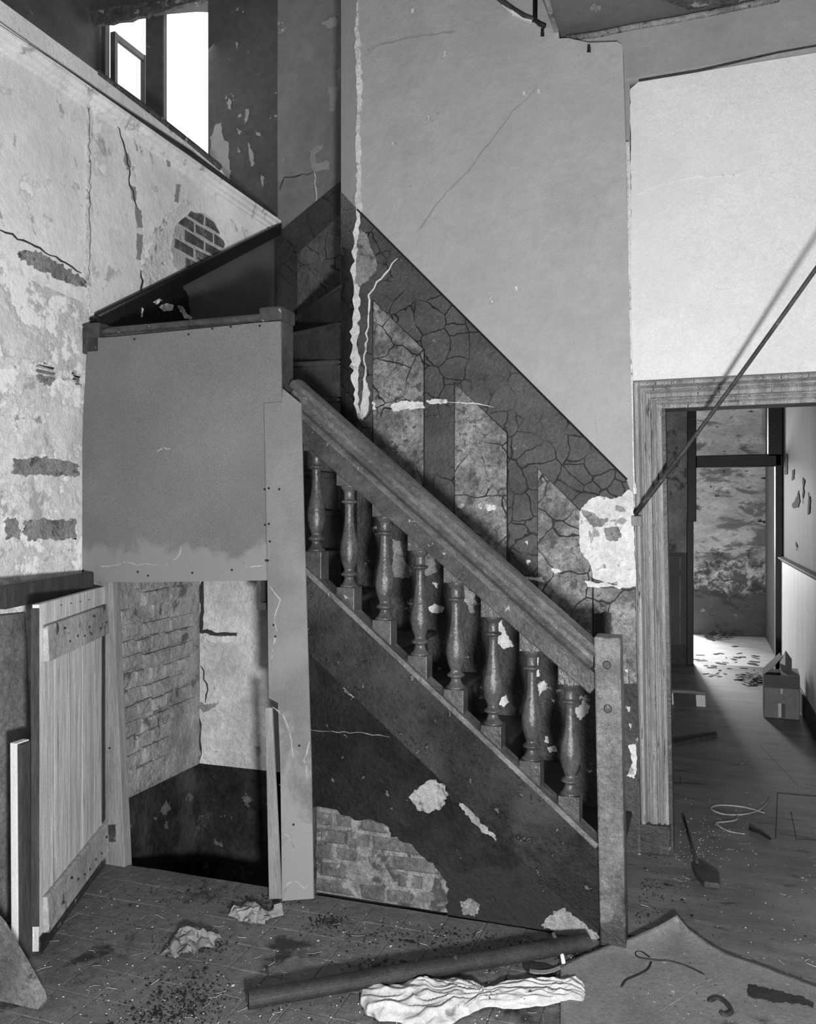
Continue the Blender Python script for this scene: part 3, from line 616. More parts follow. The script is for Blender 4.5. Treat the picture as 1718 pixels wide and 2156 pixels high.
for row in range(13):
    y = 3.10+(row % 2)*.055; z = .30+row*.075
    while y < 3.84:
        i = r2.choice((0, 1)) if row % 2 == 0 else r2.choice((2, 3)); l = (.1, .1, .205, .205)[i]
        if y+l < 3.86 and not (row > 9 and r2.random() < .75) and not (row < 3 and y > 3.5):
            o = pr2[i] if not u2[i] else clone(pr2[i], 'limewashed_brick', wl, (0, 0, 0)); u2[i] = True
            o.location = (XL+.006+r2.uniform(-.006, .012), y+l/2, z+r2.uniform(-.006, .006)); o.rotation_euler = (r2.uniform(-.09, .09), 0, pi/2+r2.uniform(-.03, .03))
        y += l+.011
MB().box(-2.53, -1.4, 3.07, 3.9, -1.72, -1.66).build('cellar_ground', M['tar'], fl)
MB().box(-1.5, -1.46, 3.07, 3.88, -1.7, 1.15).build('wall_cellar_side', M['cellar_tar'], kind='structure')
MB().box(-2.53, -1.46, 3.03, 3.07, -1.7, -.13).build('wall_cellar_front', M['cellar_tar'], kind='structure')

# ---- spandrel under the string: tarred plaster with brickwork showing
YS = 3.065
Q = lambda pts, v=YS: PP(pts, 'Y', v)
fl_z = .002
sp_pts = [(640, 1365), (700, 1420), (800, 1515), (910, 1625), (1000, 1715), (1140, 1850), (1290, 1985)]
brk = [(938, 1932), (945, 1890), (940, 1858), (918, 1826), (888, 1798), (858, 1774), (826, 1762), (815, 1738), (780, 1728), (735, 1722), (700, 1704), (640, 1698)]
wsn = MB().slab(Q(sp_pts)+[Vector((-.34, YS, fl_z)), Vector((P(938, 1932, 'Y', YS).x, YS, fl_z))]+Q(rag(brk, 4, 4, 8)[:-4]+[(640, 1698)]), (0, .045, 0)).build('wall_spandrel', M['tar'], kind='structure')
MB().slab([Vector((-1.50, YS+.016, fl_z)), Vector((-.85, YS+.016, fl_z)), Vector((-.85, YS+.016, .46)), Vector((-1.50, YS+.016, .46))], (0, .02, 0)).build('mortar_bed', M['mortar'], wsn)
p3 = [brick_mesh(l, .052, .05, 60+i, .006).build('brick', M['brick'], wsn) for i, l in enumerate((.098, .098, .098, .205))]
u3 = [False]*4; r3 = random.Random(21); full = [(640, 1698), (640, 1905), (938, 1960)]+brk
for row in range(7):
    x = -1.49+(row % 2)*.05; z = .035+row*.066
    while x < -.86:
        i = 3 if r3.random() < .18 else r3.randrange(3); l = (.098, .098, .098, .205)[i]
        c = Vector((x+l/2, YS, z))
        if inpoly(*proj(c), full) and r3.random() < .86:
            o = p3[i] if not u3[i] else clone(p3[i], 'brick', wsn, (0, 0, 0)); u3[i] = True
            o.location = (c.x, YS+.034+r3.uniform(-.003, .005), z); o.rotation_euler = (0, r3.uniform(-.02, .02), r3.uniform(-.02, .02))
        x += l+.013
for pts, m in (([(862, 1680), (880, 1658), (906, 1640), (936, 1652), (942, 1672), (930, 1700), (908, 1712), (880, 1706)], 'raw_grey'),
               ([(1140, 1950), (1165, 1920), (1185, 1910), (1210, 1930), (1240, 1955), (1270, 1975), (1240, 1990), (1190, 1975), (1160, 1960)], 'raw_grey'),
               ([(720, 1440), (740, 1462), (755, 1468), (742, 1470), (728, 1458)], 'raw_grey'),
               ([(965, 1690), (990, 1700), (1010, 1730), (1040, 1755), (1045, 1770), (1015, 1750), (985, 1718)], 'raw_grey'),
               ([(970, 1900), (985, 1890), (1010, 1905), (1000, 1930), (975, 1925)], 'mortar')):
    patch(wsn, 'Y', YS-.003, pts, M[m], 3, .006)
crack(wsn, 'Y', YS-.003, [(655, 1538), (700, 1541), (760, 1543), (820, 1552)], .8, M['raw_grey'], 1.5)
bx = [(940, 1662), (968, 1672), (968, 1690), (950, 1688)]
patch(wsn, 'Y', YS-.004, bx, M['black'], 1, .006)

# ================================================================ STAIRCASE
SX0, SX1 = -1.475, -.348
st = thing('staircase', 'dark painted wooden staircase with turned balusters climbing left to a boarded landing', 'staircase', (-.9, 3.3, 0))
YSF = 3.03
MB().slab(PP([(640, 1200), (1262, 1790), (1300, 1826), (1300, 1992), (1140, 1856), (910, 1628), (640, 1368)], 'Y', YSF), (0, .045, 0)).build('string_board', M['string'], st, bevel=.006)
MB().bar(P(640, 1203, 'Y', YSF)+Vector((0, .035, .012)), P(1258, 1789, 'Y', YSF)+Vector((0, .035, .012)), .09, .02).build('string_capping', M['newel'], st, bevel=.003)
GO, RI = .228, .192
for i in range(7):
    z = RI*(i+1); x = -.34-GO*i
    MB().box(x-.02, x, 3.075, 3.885, z-RI, z-.03).build('riser', M['tread'], st)
    pr = [(.03, -.03), (.042, -.022), (.044, -.012), (.04, -.002), (.03, 0), (-GO-.02, 0), (-GO-.02, -.03)]
    MB().sweep(pr, [(x, 3.075, z), (x, 3.888, z)], [((1, 0, 0), (0, 0, 1))]*2).build('tread', M['tread'], st)
pv = Vector((xmc+.03, 3.93, 0)); z0 = RI*7
def wpt(a, r):
    """point at angle a from the pivot, cut at the walls of the winder corner"""
    d = Vector((cos(a), sin(a), 0)); t = 9
    if d.x < -1e-4: t = min(t, (XL+.02-pv.x)/d.x)
    if d.y < -1e-4: t = min(t, (3.08-pv.y)/d.y)
    if d.y > 1e-4: t = min(t, (4.69-pv.y)/d.y)
    return pv+d*t
angs = [radians(-90-22.5*i) for i in range(9)]
for i in range(8):
    a0, a1 = angs[i], angs[i+1]-.03; z = z0+RI*(i+1)
    cor = []
    for q in (Vector((XL+.02, 3.08, 0)), Vector((XL+.02, 4.69, 0))):
        an = math.atan2(q.y-pv.y, q.x-pv.x); an = an-2*pi if an > 0 else an
        if a1 < an < a0: cor.append(q)
    o = [pv, wpt(a0, 1)]+cor+[wpt(a1, 1)]
    MB().slab([(p.x, p.y, z) for p in o], (0, 0, -.032)).build('winder_tread', M['tread'], st, bevel=.012)
    e = wpt(a0-.03, 1)
    MB().slab([(pv.x-.01, pv.y, z-RI), (e.x, e.y, z-RI), (e.x, e.y, z-.03), (pv.x-.01, pv.y, z-.03)], (.0, .012, 0)).build('winder_riser', M['tread'], st)
# handrail and the flat rail below it
def Lr(x, y, v=3.03): return P(x, y, 'Y', v)
A0, A1 = Lr(606, 822), Lr(1252, 1398)
dr = (A1-A0).normalized(); nr = Vector((-dr.z, 0, dr.x)); nr = nr if nr.z > 0 else -nr
hp_ = [(0, -.048), (-.012, -.048), (-.016, -.036), (-.008, -.028), (.020, -.022), (.038, -.006), (.036, .010), (.014, .017), (-.012, .020), (-.022, .034), (-.012, .050), (.014, .058), (.05, .060), (.085, .052), (.094, .036), (.088, .022), (.074, .010), (.072, -.012), (.084, -.03), (.084, -.048)]
MB().sweep(hp_, [A0, A1], [((0, 1, 0), nr)]*2).build('handrail', M['rail'], st, smooth=False)
B0, B1 = Lr(620, 894, 3.05), Lr(1256, 1446, 3.05)
fr_ = [(-.015, -.034), (-.015, .036), (.058, .036), (.058, -.034)]
MB().sweep(fr_, [B0, B1], [((0, 1, 0), nr)]*2).build('baluster_rail', M['paint'], st, bevel=.004)
# newel posts
def newel(x0t, x1t, x0b, x1b, y0, y1, z0_, z1_, nm, m):
    return MB().hexa([(x0b, y0, z0_), (x1b, y0, z0_), (x1b, y1, z0_), (x0b, y1, z0_)], [(x0t, y0, z1_), (x1t, y0, z1_), (x1t, y1, z1_), (x0t, y1, z1_)]).build(nm, m, st, bevel=.006)
yn = 3.005
t0, t1, b0, b1 = P(1250, 1345, 'Y', yn), P(1306, 1345, 'Y', yn), P(1266, 1900, 'Y', yn), P(1318, 1980, 'Y', yn)
nw = newel(t0.x, t1.x, b0.x-.004, b1.x, yn, yn+.10, .0, P(1280, 1342, 'Y', yn).z, 'newel_post', M['newel'])
for (x, y) in ((1278, 1400), (1280, 1492)):
    c = P(x, y, 'Y', yn); mb = MB()
    mb.lathe([(0, .013), (.004, .015), (.007, .012), (.008, .004)], n=14)
    mb.v = [Vector((c.x+v.x, yn-v.z, c.z+v.y)) for v in mb.v]
    mb.build('peg', M['metal'], nw, label='round wooden peg end in the newel')
yn2 = 2.985
l0, l1 = P(549, 660, 'Y', yn2), P(591, 660, 'Y', yn2)
nl = MB().box(l0.x, l1.x, yn2+.006, yn2+.11, P(595, 822, 'Y', yn2).z, P(570, 650, 'Y', yn2).z-.012)
nl.build('newel_post', M['paint'], st, bevel=.004)
MB().box(l0.x-.006, l1.x+.006, yn2-.006, yn2+.118, P(570, 676, 'Y', yn2).z, P(570, 646, 'Y', yn2).z).build('newel_cap', M['paint'], st, bevel=.008)
# level rail from the landing newel to the left wall
zr = 2.285
MB().sweep([(0, -.03), (-.012, -.02), (-.014, -.004), (-.024, .004), (-.026, .018), (-.012, .03), (.03, .032), (.05, .02), (.05, -.03)],
           [(XL+.01, yn2+.03, zr), (l0.x+.003, yn2+.03, zr)], [((0, 1, 0), (0, 0, 1))]*2).build('landing_rail', M['paint'], st)
MB().box(XL, XL+.09, yn2-.01, yn2+.1, zr-.08, zr+.05).build('wall_block', M['paint'], st, bevel=.006)
# balusters
prof_b = [(.0, .036), (.006, .038), (.015, .027), (.030, .020), (.039, .019), (.044, .028), (.048, .0345), (.053, .033), (.062, .022), (.070, .020), (.076, .023), (.097, .031), (.133, .0375), (.164, .036), (.194, .030), (.224, .0235), (.2545, .0192), (.285, .0178), (.315, .0178), (.327, .019), (.332, .030), (.336, .0335), (.341, .031), (.344, .021), (.3575, .020), (.3757, .021), (.382, .027), (.388, .031), (.394, .034), (.4, .036)]
cb_ = [(659, 1161), (729, 1237), (804, 1306), (879, 1381), (955, 1452), (1034, 1528), (1116, 1603), (1198, 1677)]
mbb = MB().lathe(prof_b, n=22)
nlat = len(mbb.f)
h = .0385
mbb.box(-h, h, -h, h, -.15, .001); mbb.box(-h, h, -h, h, .399, .50)
base_b = None
YBL = 3.082
for i, (x, y) in enumerate(cb_):
    c = P(x, y, 'Y', YBL-.03); loc = Vector((c.x, YBL, c.z))-st.location
    if base_b is None:
        o = mbb.build('baluster', M['baluster'], None, bevel=.003); o.parent = st; base_b = o
        for j, p in enumerate(o.data.polygons): p.use_smooth = j < nlat-2
    else:
        o = clone(base_b, 'baluster', st, (0, 0, 0))
    o.location = loc; o.rotation_euler.z = random.uniform(-.04, .04)
    if i < 7:                                # sloped packing piece between balusters
        c2 = P(*cb_[i+1], 'Y', YBL-.03); s_ = Vector((GO/1.6, 0, 0))

# ================================================================ THINGS
# hardboard sheets nailed over the landing balustrade
hb = MB().slab(PP([(186, 712), (245, 709), (400, 694), (546, 679), (591, 676), (593, 846), (555, 849), (558, 1000), (562, 1222), (300, 1226), (165, 1224), (163, 1130), (170, 1000), (176, 860)], 'Y', 2.975), (0, .006, 0)).build('hardboard_sheet', M['hardboard'])
tag(hb, 'large square grey hardboard sheet nailed over the landing balustrade above the cellar opening', 'board')
nl_ = [(175, 1201), (290, 1204), (312, 1212), (405, 1206), (488, 1200), (447, 692), (486, 688), (547, 686), (560, 958), (557, 1030), (558, 1105), (560, 1180), (283, 714), (397, 704), (170, 1033)]
def nails(par, pts, v):
    for x, y in pts:
        c = P(x, y, 'Y', v); mb = MB().lathe([(0, .005), (.002, .0045)], n=8); mb.v = [Vector((c.x+q.x, v-q.z, c.z+q.y)) for q in mb.v]
        mb.build('nail', M['nail'], par)
nails(hb, nl_, 2.975)
sb = MB().slab(PP([(556, 849), (593, 846), (595, 818), (634, 850), (640, 1100), (648, 1370), (655, 1600), (660, 1892), (594, 1897), (590, 1600), (585, 1480), (566, 1470), (563, 1222), (559, 1000)], 'Y', 2.968), (0, .006, 0)).build('hardboard_strip', M['strip'])
tag(sb, 'tall narrow water-stained hardboard strip between cellar opening and baluster stair', 'board')
nails(sb, [(588, 1030), (566, 1028), (566, 1103), (568, 1140), (564, 1180), (576, 1316), (580, 1340), (630, 1570), (618, 1736)], 2.968)
for q_ in ([(574, 1488), (598, 1506), (612, 1550), (618, 1610), (602, 1655), (588, 1652)], [(593, 1752), (610, 1764), (619, 1788), (607, 1812), (594, 1808)], [(596, 1884), (605, 1862), (625, 1855), (640, 1870), (657, 1858)], [(648, 1640), (640, 1600), (652, 1560)], [(566, 1232), (590, 1262), (578, 1300), (582, 1330), (570, 1400)]):
    crack(sb, 'Y', 2.967, q_, 1.7, M['dust'], 1.5, 'tide_mark')
for q_ in ([(345, 1190), (370, 1178), (382, 1150)], [(505, 1182), (522, 1196), (556, 1190)], [(330, 952), (345, 942), (360, 945)], [(200, 1196), (260, 1186), (330, 1190)]):
    crack(hb, 'Y', 2.974, q_, 1.6, M['dust'], 2.5, 'dust_smear')
bt = MB().slab(PP([(558, 1490), (572, 1490), (592, 1893), (566, 1893)], 'Y', 2.955), (0, .012, 0)).build('split_batten', M['grey_wood'], bevel=.002)
tag(bt, 'thin split batten standing on the floor against the left edge of the stained strip', 'batten')

# cellar door, its post and hinges
Hh, Fr = Vector((-2.455, 3.045, 0)), Vector((-2.15, 2.325, 0))
dd = (Fr-Hh); dw = dd.length; dd.normalize(); dn_ = Vector((-dd.y, dd.x, 0)); dn_ = dn_ if dn_.x > 0 else -dn_
cd_ = thing('cellar_door', 'low limewashed plank door hanging open beside the cellar opening', 'door', Hh)
pw = dw/5
for i in range(5):
    a = Hh+dd*(pw*i+.0006); b = Hh+dd*(pw*(i+1)-.0006); zt2 = 1.202; zb = .012
    q = lambda p, o, z: Vector((p.x+dn_.x*o, p.y+dn_.y*o, z))
    MB().hexa([q(a, 0, zb), q(b, 0, zb), q(b, -.022, zb), q(a, -.022, zb)], [q(a, 0, zt2), q(b, 0, zt2), q(b, -.022, zt2), q(a, -.022, zt2)]).build('plank', M['pale_wood'], cd_, bevel=.0015)
for z0_, z1_, e0, e1 in ((.06, .185, .0, .03), (1.0, 1.125, .0, .03)):
    a = Hh+dd*e0; b = Hh+dd*(dw-e1)
    led = MB().hexa([q(a, .001, z0_), q(b, .001, z0_), q(b, .026, z0_), q(a, .026, z0_)], [q(a, .001, z1_), q(b, .001, z1_), q(b, .018, z1_), q(a, .018, z1_)]).build('ledge', M['ledge'], cd_, bevel=.004)
    for k in range(8):
        c = q(a+(b-a)*(.1+.1*k+random.uniform(-.02, .02)), .024, z0_+random.uniform(.03, .1))
        MB().lathe([(-.004, .005), (.003, .004)], c, 6).build('nail', M['nail'], led)
a = Fr; b = Fr+dd*.004
MB().hexa([q(a, .002, .10), q(b, .002, .10), q(b, -.024, .10), q(a, -.024, .10)], [q(a, .002, 1.19), q(b, .002, 1.19), q(b, -.024, 1.19), q(a, -.024, 1.19)]).build('stain_and_shade_edge', M['dark_wood'], cd_, label='dark stained free edge of the door')
a = Hh+dd*.004; b = Hh+dd*.055
MB().hexa([q(a, .0005, .19), q(b, .0005, .19), q(b, .004, .19), q(a, .004, .19)], [q(a, .0005, .995), q(b, .0005, .995), q(b, .004, .995), q(a, .004, .995)]).build('stain_and_shade_edge', M['dark_wood'], cd_)  # dark strip laid over the planks in place of a shaded gap
a = Hh+dd*.0; b = Hh+dd*(dw)
MB().hexa([q(a, .0005, .0), q(b, .0005, .0), q(b, .006, .0), q(a, .006, .0)], [q(a, .0005, .055), q(b, .0005, .06), q(b, .006, .06), q(a, .006, .055)]).build('dirty_bottom', M['low_dado'], cd_)
for k in range(4):
    c = Hh+dd*(dw*(.3+.14*k)); MB().lathe([(0, .006), (.002, .005)], q(c, .001, 1.165+.004*k), 6).build('nail', M['nail'], cd_)
po = thing('door_post', 'pale leaning timber post beside the limewashed cellar door', 'post', P(240, 1838, 'Y', 3.04))
pts = PP([(191, 1224), (236, 1224), (263, 1838), (223, 1842)], 'Y', 3.035)
MB().slab(pts, (0, .05, 0)).build('post', M['grey_wood'], po, bevel=.003)
for pts in ([(206, 1285), (226, 1283), (224, 1322), (200, 1324)], [(222, 1738), (242, 1736), (243, 1772), (222, 1774)]):
    patch(po, 'Y', 3.031, pts, M['metal'], 1.2, .005, 'hinge_plate', label='rusty iron hinge plate')
MB().tube([P(201, 1284, 'Y', 3.02), P(203, 1326, 'Y', 3.02)], .007, 8).build('hinge_knuckle', M['metal'], po); MB().tube([P(221, 1736, 'Y', 3.025), P(221, 1776, 'Y', 3.025)], .007, 8).build('hinge_knuckle', M['metal'], po)
pn = [(235, 1446), (229, 1352), (236, 1575)]
nails(po, [(217, 1459), (231, 1575), (212, 1240)], 3.035)
jb = MB().slab([Vector((-2.512, 3.07, 0)), Vector((-2.455, 3.07, 0)), Vector((-2.478, 3.07, 1.2)), Vector((-2.512, 3.07, 1.2))], (0, .012, 0)).build('door_stop', M['dark_wood'], po)
# beam above the door and short upright
be = thing('cupboard_beam', 'dark horizontal timber above the limewashed cellar door, running forward along the left wall', 'beam', (-2.42, 2.9, 1.19))
MB().hexa([(-2.47, 2.955, 1.192), (-2.44, 2.955, 1.192), (-2.33, 2.36, 1.175), (-2.36, 2.36, 1.175)], [(-2.47, 2.955, 1.268), (-2.44, 2.955, 1.268), (-2.33, 2.36, 1.258), (-2.36, 2.36, 1.258)]).build('rail', M['dark_wood'], be, bevel=.003)
MB().box(-2.40, -2.355, 2.335, 2.36, 1.05, 1.262).build('upright', M['grey_wood'], be, bevel=.003)
MB().box(-2.515, -2.40, 2.30, 2.345, 1.14, 1.20).build('cross_piece', M['grey_wood'], be, bevel=.003)
# boards, batten and sheet at the far left
lb = MB().hexa([(-2.42, 2.25, 0), (-2.42, 2.62, 0), (-2.44, 2.62, 0), (-2.44, 2.25, 0)], [(-2.485, 2.25, 1.14), (-2.485, 2.62, 1.13), (-2.505, 2.62, 1.13), (-2.505, 2.25, 1.14)]).build('leaning_board', M['leanboard'], bevel=.003)
tag(lb, 'dull brown board leaning on the left wall behind the limewashed door', 'board')
c = P(30, 1565, 'Y', 2.30)
x0 = P(21, 1565, 'Y', 2.30).x; x1 = P(34, 1565, 'Y', 2.30).x
wbt = MB().hexa([(x0+.035, 2.27, 0), (x1+.035, 2.27, 0), (x1+.035, 2.33, 0), (x0+.035, 2.33, 0)], [(x0, 2.30, c.z), (x1, 2.30, c.z), (x1, 2.36, c.z), (x0, 2.36, c.z)])
o = wbt.build('white_batten', M['white_wood'], bevel=.002); MB().hexa([(x1+.036, 2.275, 0), (x1+.052, 2.275, 0), (x1+.052, 2.33, 0), (x1+.036, 2.33, 0)], [(x1+.001, 2.305, c.z-.004), (x1+.019, 2.305, c.z-.004), (x1+.019, 2.36, c.z-.004), (x1+.001, 2.36, c.z-.004)]).build('dark_side', M['dark_wood'], o, label='dark side of the batten'); tag(o, 'bright white sawn batten standing at the far left beside the limewashed door', 'batten')  # separate dark strip along the right side of the batten
pl = PP([(-60, 1880), (0, 1946), (40, 2015), (86, 2098), (88, 2112), (80, 2126)], 'Y', 2.06)
for p in pl: p.z = max(p.z, .004)
o = MB().slab(pl+[Vector((pl[-1].x-.03, 2.06, .004)), Vector((pl[0].x, 2.06, .004))], (0, .022, 0)).build('timber_offcut', M['leanboard'], bevel=.004)
tag(o, 'brown round-cornered board standing in the bottom left corner', 'board')

# iron tie rod in front of the doorway wall
ra, rb_ = P(1337, 1084, 'Y', 3.90), P(1718, 566, 'Y', 3.42)
rod = thing('tie_rod', 'thin rusty rod slanting up from the wall across the doorway', 'rod', ra)
dirr = rb_-ra
pts = [ra+dirr*t+Vector((0, 0, -.012*sin(pi*min(t, 1)))) for t in [i/14 for i in range(20)]]
MB().tube(pts, [.0105 if i < 5 else .0085 for i in range(20)], 8).build('bar', M['metal'], rod, smooth=True)
MB().box(ra.x-.012, ra.x+.03, 3.865, 3.90, ra.z-.05, ra.z-.005).build('bracket', M['grey_wood'], rod, bevel=.004)

# linoleum sheet, curled, in the right foreground
def lino(u, v): pass
oe = [(1180, 2036), (1230, 2010), (1285, 1988), (1335, 1972), (1385, 1950), (1425, 1926), (1452, 1958), (1490, 1986), (1530, 2008), (1590, 2028), (1650, 2052), (1730, 2082)]
ie = [(1180, 2240), (1240, 2240), (1300, 2240), (1360, 2240), (1400, 2240), (1440, 2240), (1480, 2240), (1520, 2240), (1580, 2240), (1640, 2240), (1690, 2240), (1740, 2240)]
hh = [.006, .008, .012, .018, .030, .045, .028, .018, .010, .008, .006, .006]
def lerp(a, u):
    t = u*(len(a)-1); i = min(int(t), len(a)-2); f = t-i
    return (Vector(a[i])*(1-f)+Vector(a[i+1])*f) if not isinstance(a[0], (int, float)) else a[i]*(1-f)+a[i+1]*f
def lf_(u, v):
    h_ = lerp(hh, u); z = .0045+h_*max(0, 1-v*4)**2
    e, i_ = lerp(oe, u), lerp(ie, u); p = P(e.x, e.y, 'Z', z); q2 = P(i_.x, i_.y, 'Z', .0045)
    w = p.lerp(q2, v); w.z = z; return w
o = MB().grid(lf_, 44, 24).build('linoleum_sheet', M['lino'], smooth=True)
s_ = o.modifiers.new('thickness', 'SOLIDIFY'); s_.thickness = .004; s_.offset = -1
tag(o, 'loose grey linoleum sheet with a curled corner in the right foreground', 'linoleum')
for pts, w in (([(1390, 2130), (1450, 2092), (1510, 2055), (1550, 2032)], .004), ([(1300, 2158), (1350, 2150), (1392, 2130)], .003)):
    MB().tube([P(a, b, 'Z', .0058) for a, b in pts], w, 5).build('crease', M['raw_grey'], o)

# roll and rag
ra_, rb2 = P(522, 2130, 'Z', 0), P(1238, 2005, 'Z', 0); rr = .031
ra_.z = rb2.z = rr+.004
ro = thing('linoleum_roll', 'long dark rolled floor covering lying behind the white rag', 'roll', ra_)
d_ = (rb2-ra_).normalized(); e_ = d_.cross(Vector((0, 0, 1)))
sp = []
mb = MB(); n = 26; vs = []; fs = []
prof_r = []
for k in range(40):
    a = k/39*2*pi*1.6; r_ = rr-.006*k/39
    prof_r.append((r_*cos(a), r_*sin(a)*.95))
inner = [(x*.93, y*.93) for x, y in prof_r]
mb.sweep(prof_r+inner[::-1], [ra_, ra_.lerp(rb2, .35)+Vector((0, 0, .002)), ra_.lerp(rb2, .7), rb2], [(e_, (0, 0, 1))]*4)
mb.build('rolled_sheet', M['roll'], ro, smooth=False)

rt_ = [(757, 2096), (762, 2080), (795, 2082), (850, 2080), (878, 2076), (905, 2066), (935, 2070), (975, 2072), (1000, 2076), (1012, 2084), (1024, 2090), (1040, 2084), (1070, 2076), (1110, 2068), (1150, 2068), (1190, 2068), (1212, 2062), (1226, 2070), (1230, 2078)]
rb3 = [(757, 2100), (760, 2122), (775, 2140), (800, 2152), (840, 2158), (875, 2172), (905, 2176), (940, 2166), (968, 2150), (990, 2140), (1010, 2128), (1030, 2122), (1060, 2128), (1095, 2128), (1130, 2122), (1165, 2118), (1200, 2112), (1222, 2114), (1232, 2114)]
hr = [.004, .022, .034, .04, .044, .046, .046, .044, .04, .036, .03, .025, .03, .03, .03, .028, .024, .014, .004]
kn = P(1022, 2106, 'Z', 0)
def rid(x, y, z=0): return 1-min(1, abs(noise.noise(Vector((x, y, z))))*2.6)
def ragf(u, v):
    a, b = lerp(rt_, u), lerp(rb3, u); H = lerp(hr, u)
    e = min(v, 1-v)*2; env = min(1, e*2.2)**.55
    p = P(a.x, a.y, 'Z', .0).lerp(P(b.x, b.y, 'Z', 0), v); d = p-kn; r_ = d.length; th = math.atan2(d.y, d.x)
    th = th if th > 0 else th+2*pi
    if u < .55: f = .55*rid(th*3.2, r_*7+2*th, 4.2)+.45*rid(th*6.5+r_*5, r_*10, 8.1)
    else: f = .6*rid(r_*5, v*5.5+.8*sin(r_*14), 2.2)+.4*rid(r_*11, v*10, 6.6)
    z = .005+H*env*(.45+.62*f); p.z = max(.0055, z)
    p.x += .006*noise.noise(Vector((p.x*30, p.y*30, 5))); p.y += .008*noise.noise(Vector((p.x*30, p.y*30, 9)))
    return p
o = MB().grid(ragf, 230, 64).build('white_rag', M['rag'], smooth=True, fix=False)
tag(o, 'crumpled dirty white cloth lying on the floor in the centre foreground', 'rag')

# crumpled papers
def crumple(name, label, cx, cy, w, d, h, seed):
    r = random.Random(seed); c = P(cx, cy, 'Z', 0.0); mb = MB()
    t_ = thing(name, label, 'paper', c, 'crumpled papers on the floor')
    for k in range(9):
        ox, oy = r.uniform(-w, w)*.62, r.uniform(-d, d)*.6; ang = r.uniform(0, pi); L, Wd = r.uniform(.035, .06), r.uniform(.02, .035); hh_ = r.uniform(.35, 1)*h
        def sh(u, v, ox=ox, oy=oy, ang=ang, L=L, Wd=Wd, hh_=hh_, k=k):
            a = (u-.5)*2*L; b = (v-.5)*2*Wd
            z = .004+hh_*(1-abs(2*v-1)**1.4)*(.7+.5*noise.noise(Vector((u*3, v*3, k*2.3+seed))))+.25*h*abs(sin(u*7+k))*(1-abs(2*v-1))
            return Vector((c.x+ox+a*cos(ang)-b*sin(ang)+.012*noise.noise(Vector((u*4, v*4, k)))*1.5, c.y+oy+a*sin(ang)+b*cos(ang), max(.003, z)))
        MB().grid(sh, 7, 6).build('fold', M['paper'], t_, fix=False)
    return t_
crumple('crumpled_paper', 'larger crumpled yellowed paper in the middle of the tiled floor', 395, 1992, .10, .075, .05, 2)
crumple('crumpled_paper', 'smaller crumpled paper at the foot of the stained hardboard strip', 535, 1932, .07, .04, .045, 5)

# stick, strip and small things near the newel foot
o = MB().tube([P(1188, 2034, 'Z', .006), P(1181, 2000, 'Y', 2.90), P(1165, 1966, 'Y', 3.01)], [.0075, .0065, .006], 8).build('white_stick', M['white_wood'], smooth=True)
tag(o, 'short white stick leaning near the foot of the newel post', 'stick')
o = MB().grid(lambda u, v: P(1115+95*u, 2043-20*u*u+5*sin(u*4)+(v-.5)*7, 'Z', .008+.006*sin(u*3)), 12, 2).build('metal_strip', M['grey_wood'])
s_ = o.modifiers.new('thickness', 'SOLIDIFY'); s_.thickness = .003
tag(o, 'thin pale bent strip lying on the floor by the white stick', 'strip')
o = MB().slab(PP(rag([(1105, 2020), (1150, 2030), (1185, 2040), (1160, 2052), (1120, 2050), (1100, 2036)], 2, 3, 1), 'Z', .006), (0, 0, -.004)).build('lino_scrap', M['roll'])
tag(o, 'dark scrap of floor covering under the pale bent strip', 'scrap')
def curve(name, label, cat, pts, r, m, z=.004):
    o = MB().tube([P(a, b, 'Z', z) for a, b in pts], r, 6).build(name, m, smooth=True); tag(o, label, cat); return o
def smooth_path(pts, n=6):
    out = []
    for i in range(len(pts)-1):
        p0 = Vector(pts[max(i-1, 0)]); p1 = Vector(pts[i]); p2 = Vector(pts[i+1]); p3_ = Vector(pts[min(i+2, len(pts)-1)])
        for k in range(n):
            t = k/n; v = .5*((2*p1)+(p2-p0)*t+(2*p0-5*p1+4*p2-p3_)*t*t+(3*p1-p0-3*p2+p3_)*t**3); out.append((v.x, v.y))
    out.append(pts[-1]); return out
curve('wire_loop', 'pale looped cord with a dark end on the passage floor', 'cord', smooth_path([(1610, 1712), (1570, 1700), (1520, 1695), (1497, 1700), (1505, 1708), (1530, 1715), (1570, 1714), (1600, 1704), (1615, 1690), (1621, 1678)]), .004, M['straw'])
curve('wire_hook', 'thin pale bent cord below the looped cord on the passage floor', 'cord', smooth_path([(1552, 1716), (1550, 1726), (1530, 1730), (1508, 1732), (1512, 1738), (1535, 1750), (1568, 1756)]), .0035, M['straw'])
curve('dark_wire', 'dark wire loop lying on the loose linoleum sheet', 'wire', smooth_path([(1483, 2052), (1445, 2034), (1410, 2024), (1380, 2022), (1345, 2016), (1338, 2006), (1350, 2004), (1368, 2016)]), .003, M['twig'], .009)
curve('bent_wire', 'short bent dark wire on the linoleum left of the wire loop', 'wire', smooth_path([(1371, 2026), (1362, 2042), (1340, 2054), (1318, 2064), (1308, 2078)]), .0035, M['twig'], .009)
curve('dark_shred', 'dark curled shred at the bottom of the linoleum sheet', 'scrap', smooth_path([(1493, 2108), (1510, 2102), (1528, 2112), (1540, 2130), (1526, 2138), (1518, 2132)]), .008, M['roll'], .01)
o = patch(None, 'Z', .0095, [(1575, 2070), (1600, 2076), (1640, 2086), (1690, 2098), (1712, 2112), (1712, 2120), (1680, 2112), (1630, 2110), (1572, 2096)], M['roll'], 2, .003, 'dark_scrap')
tag(o, 'flat dark torn scrap lying on the linoleum at bottom right', 'scrap')
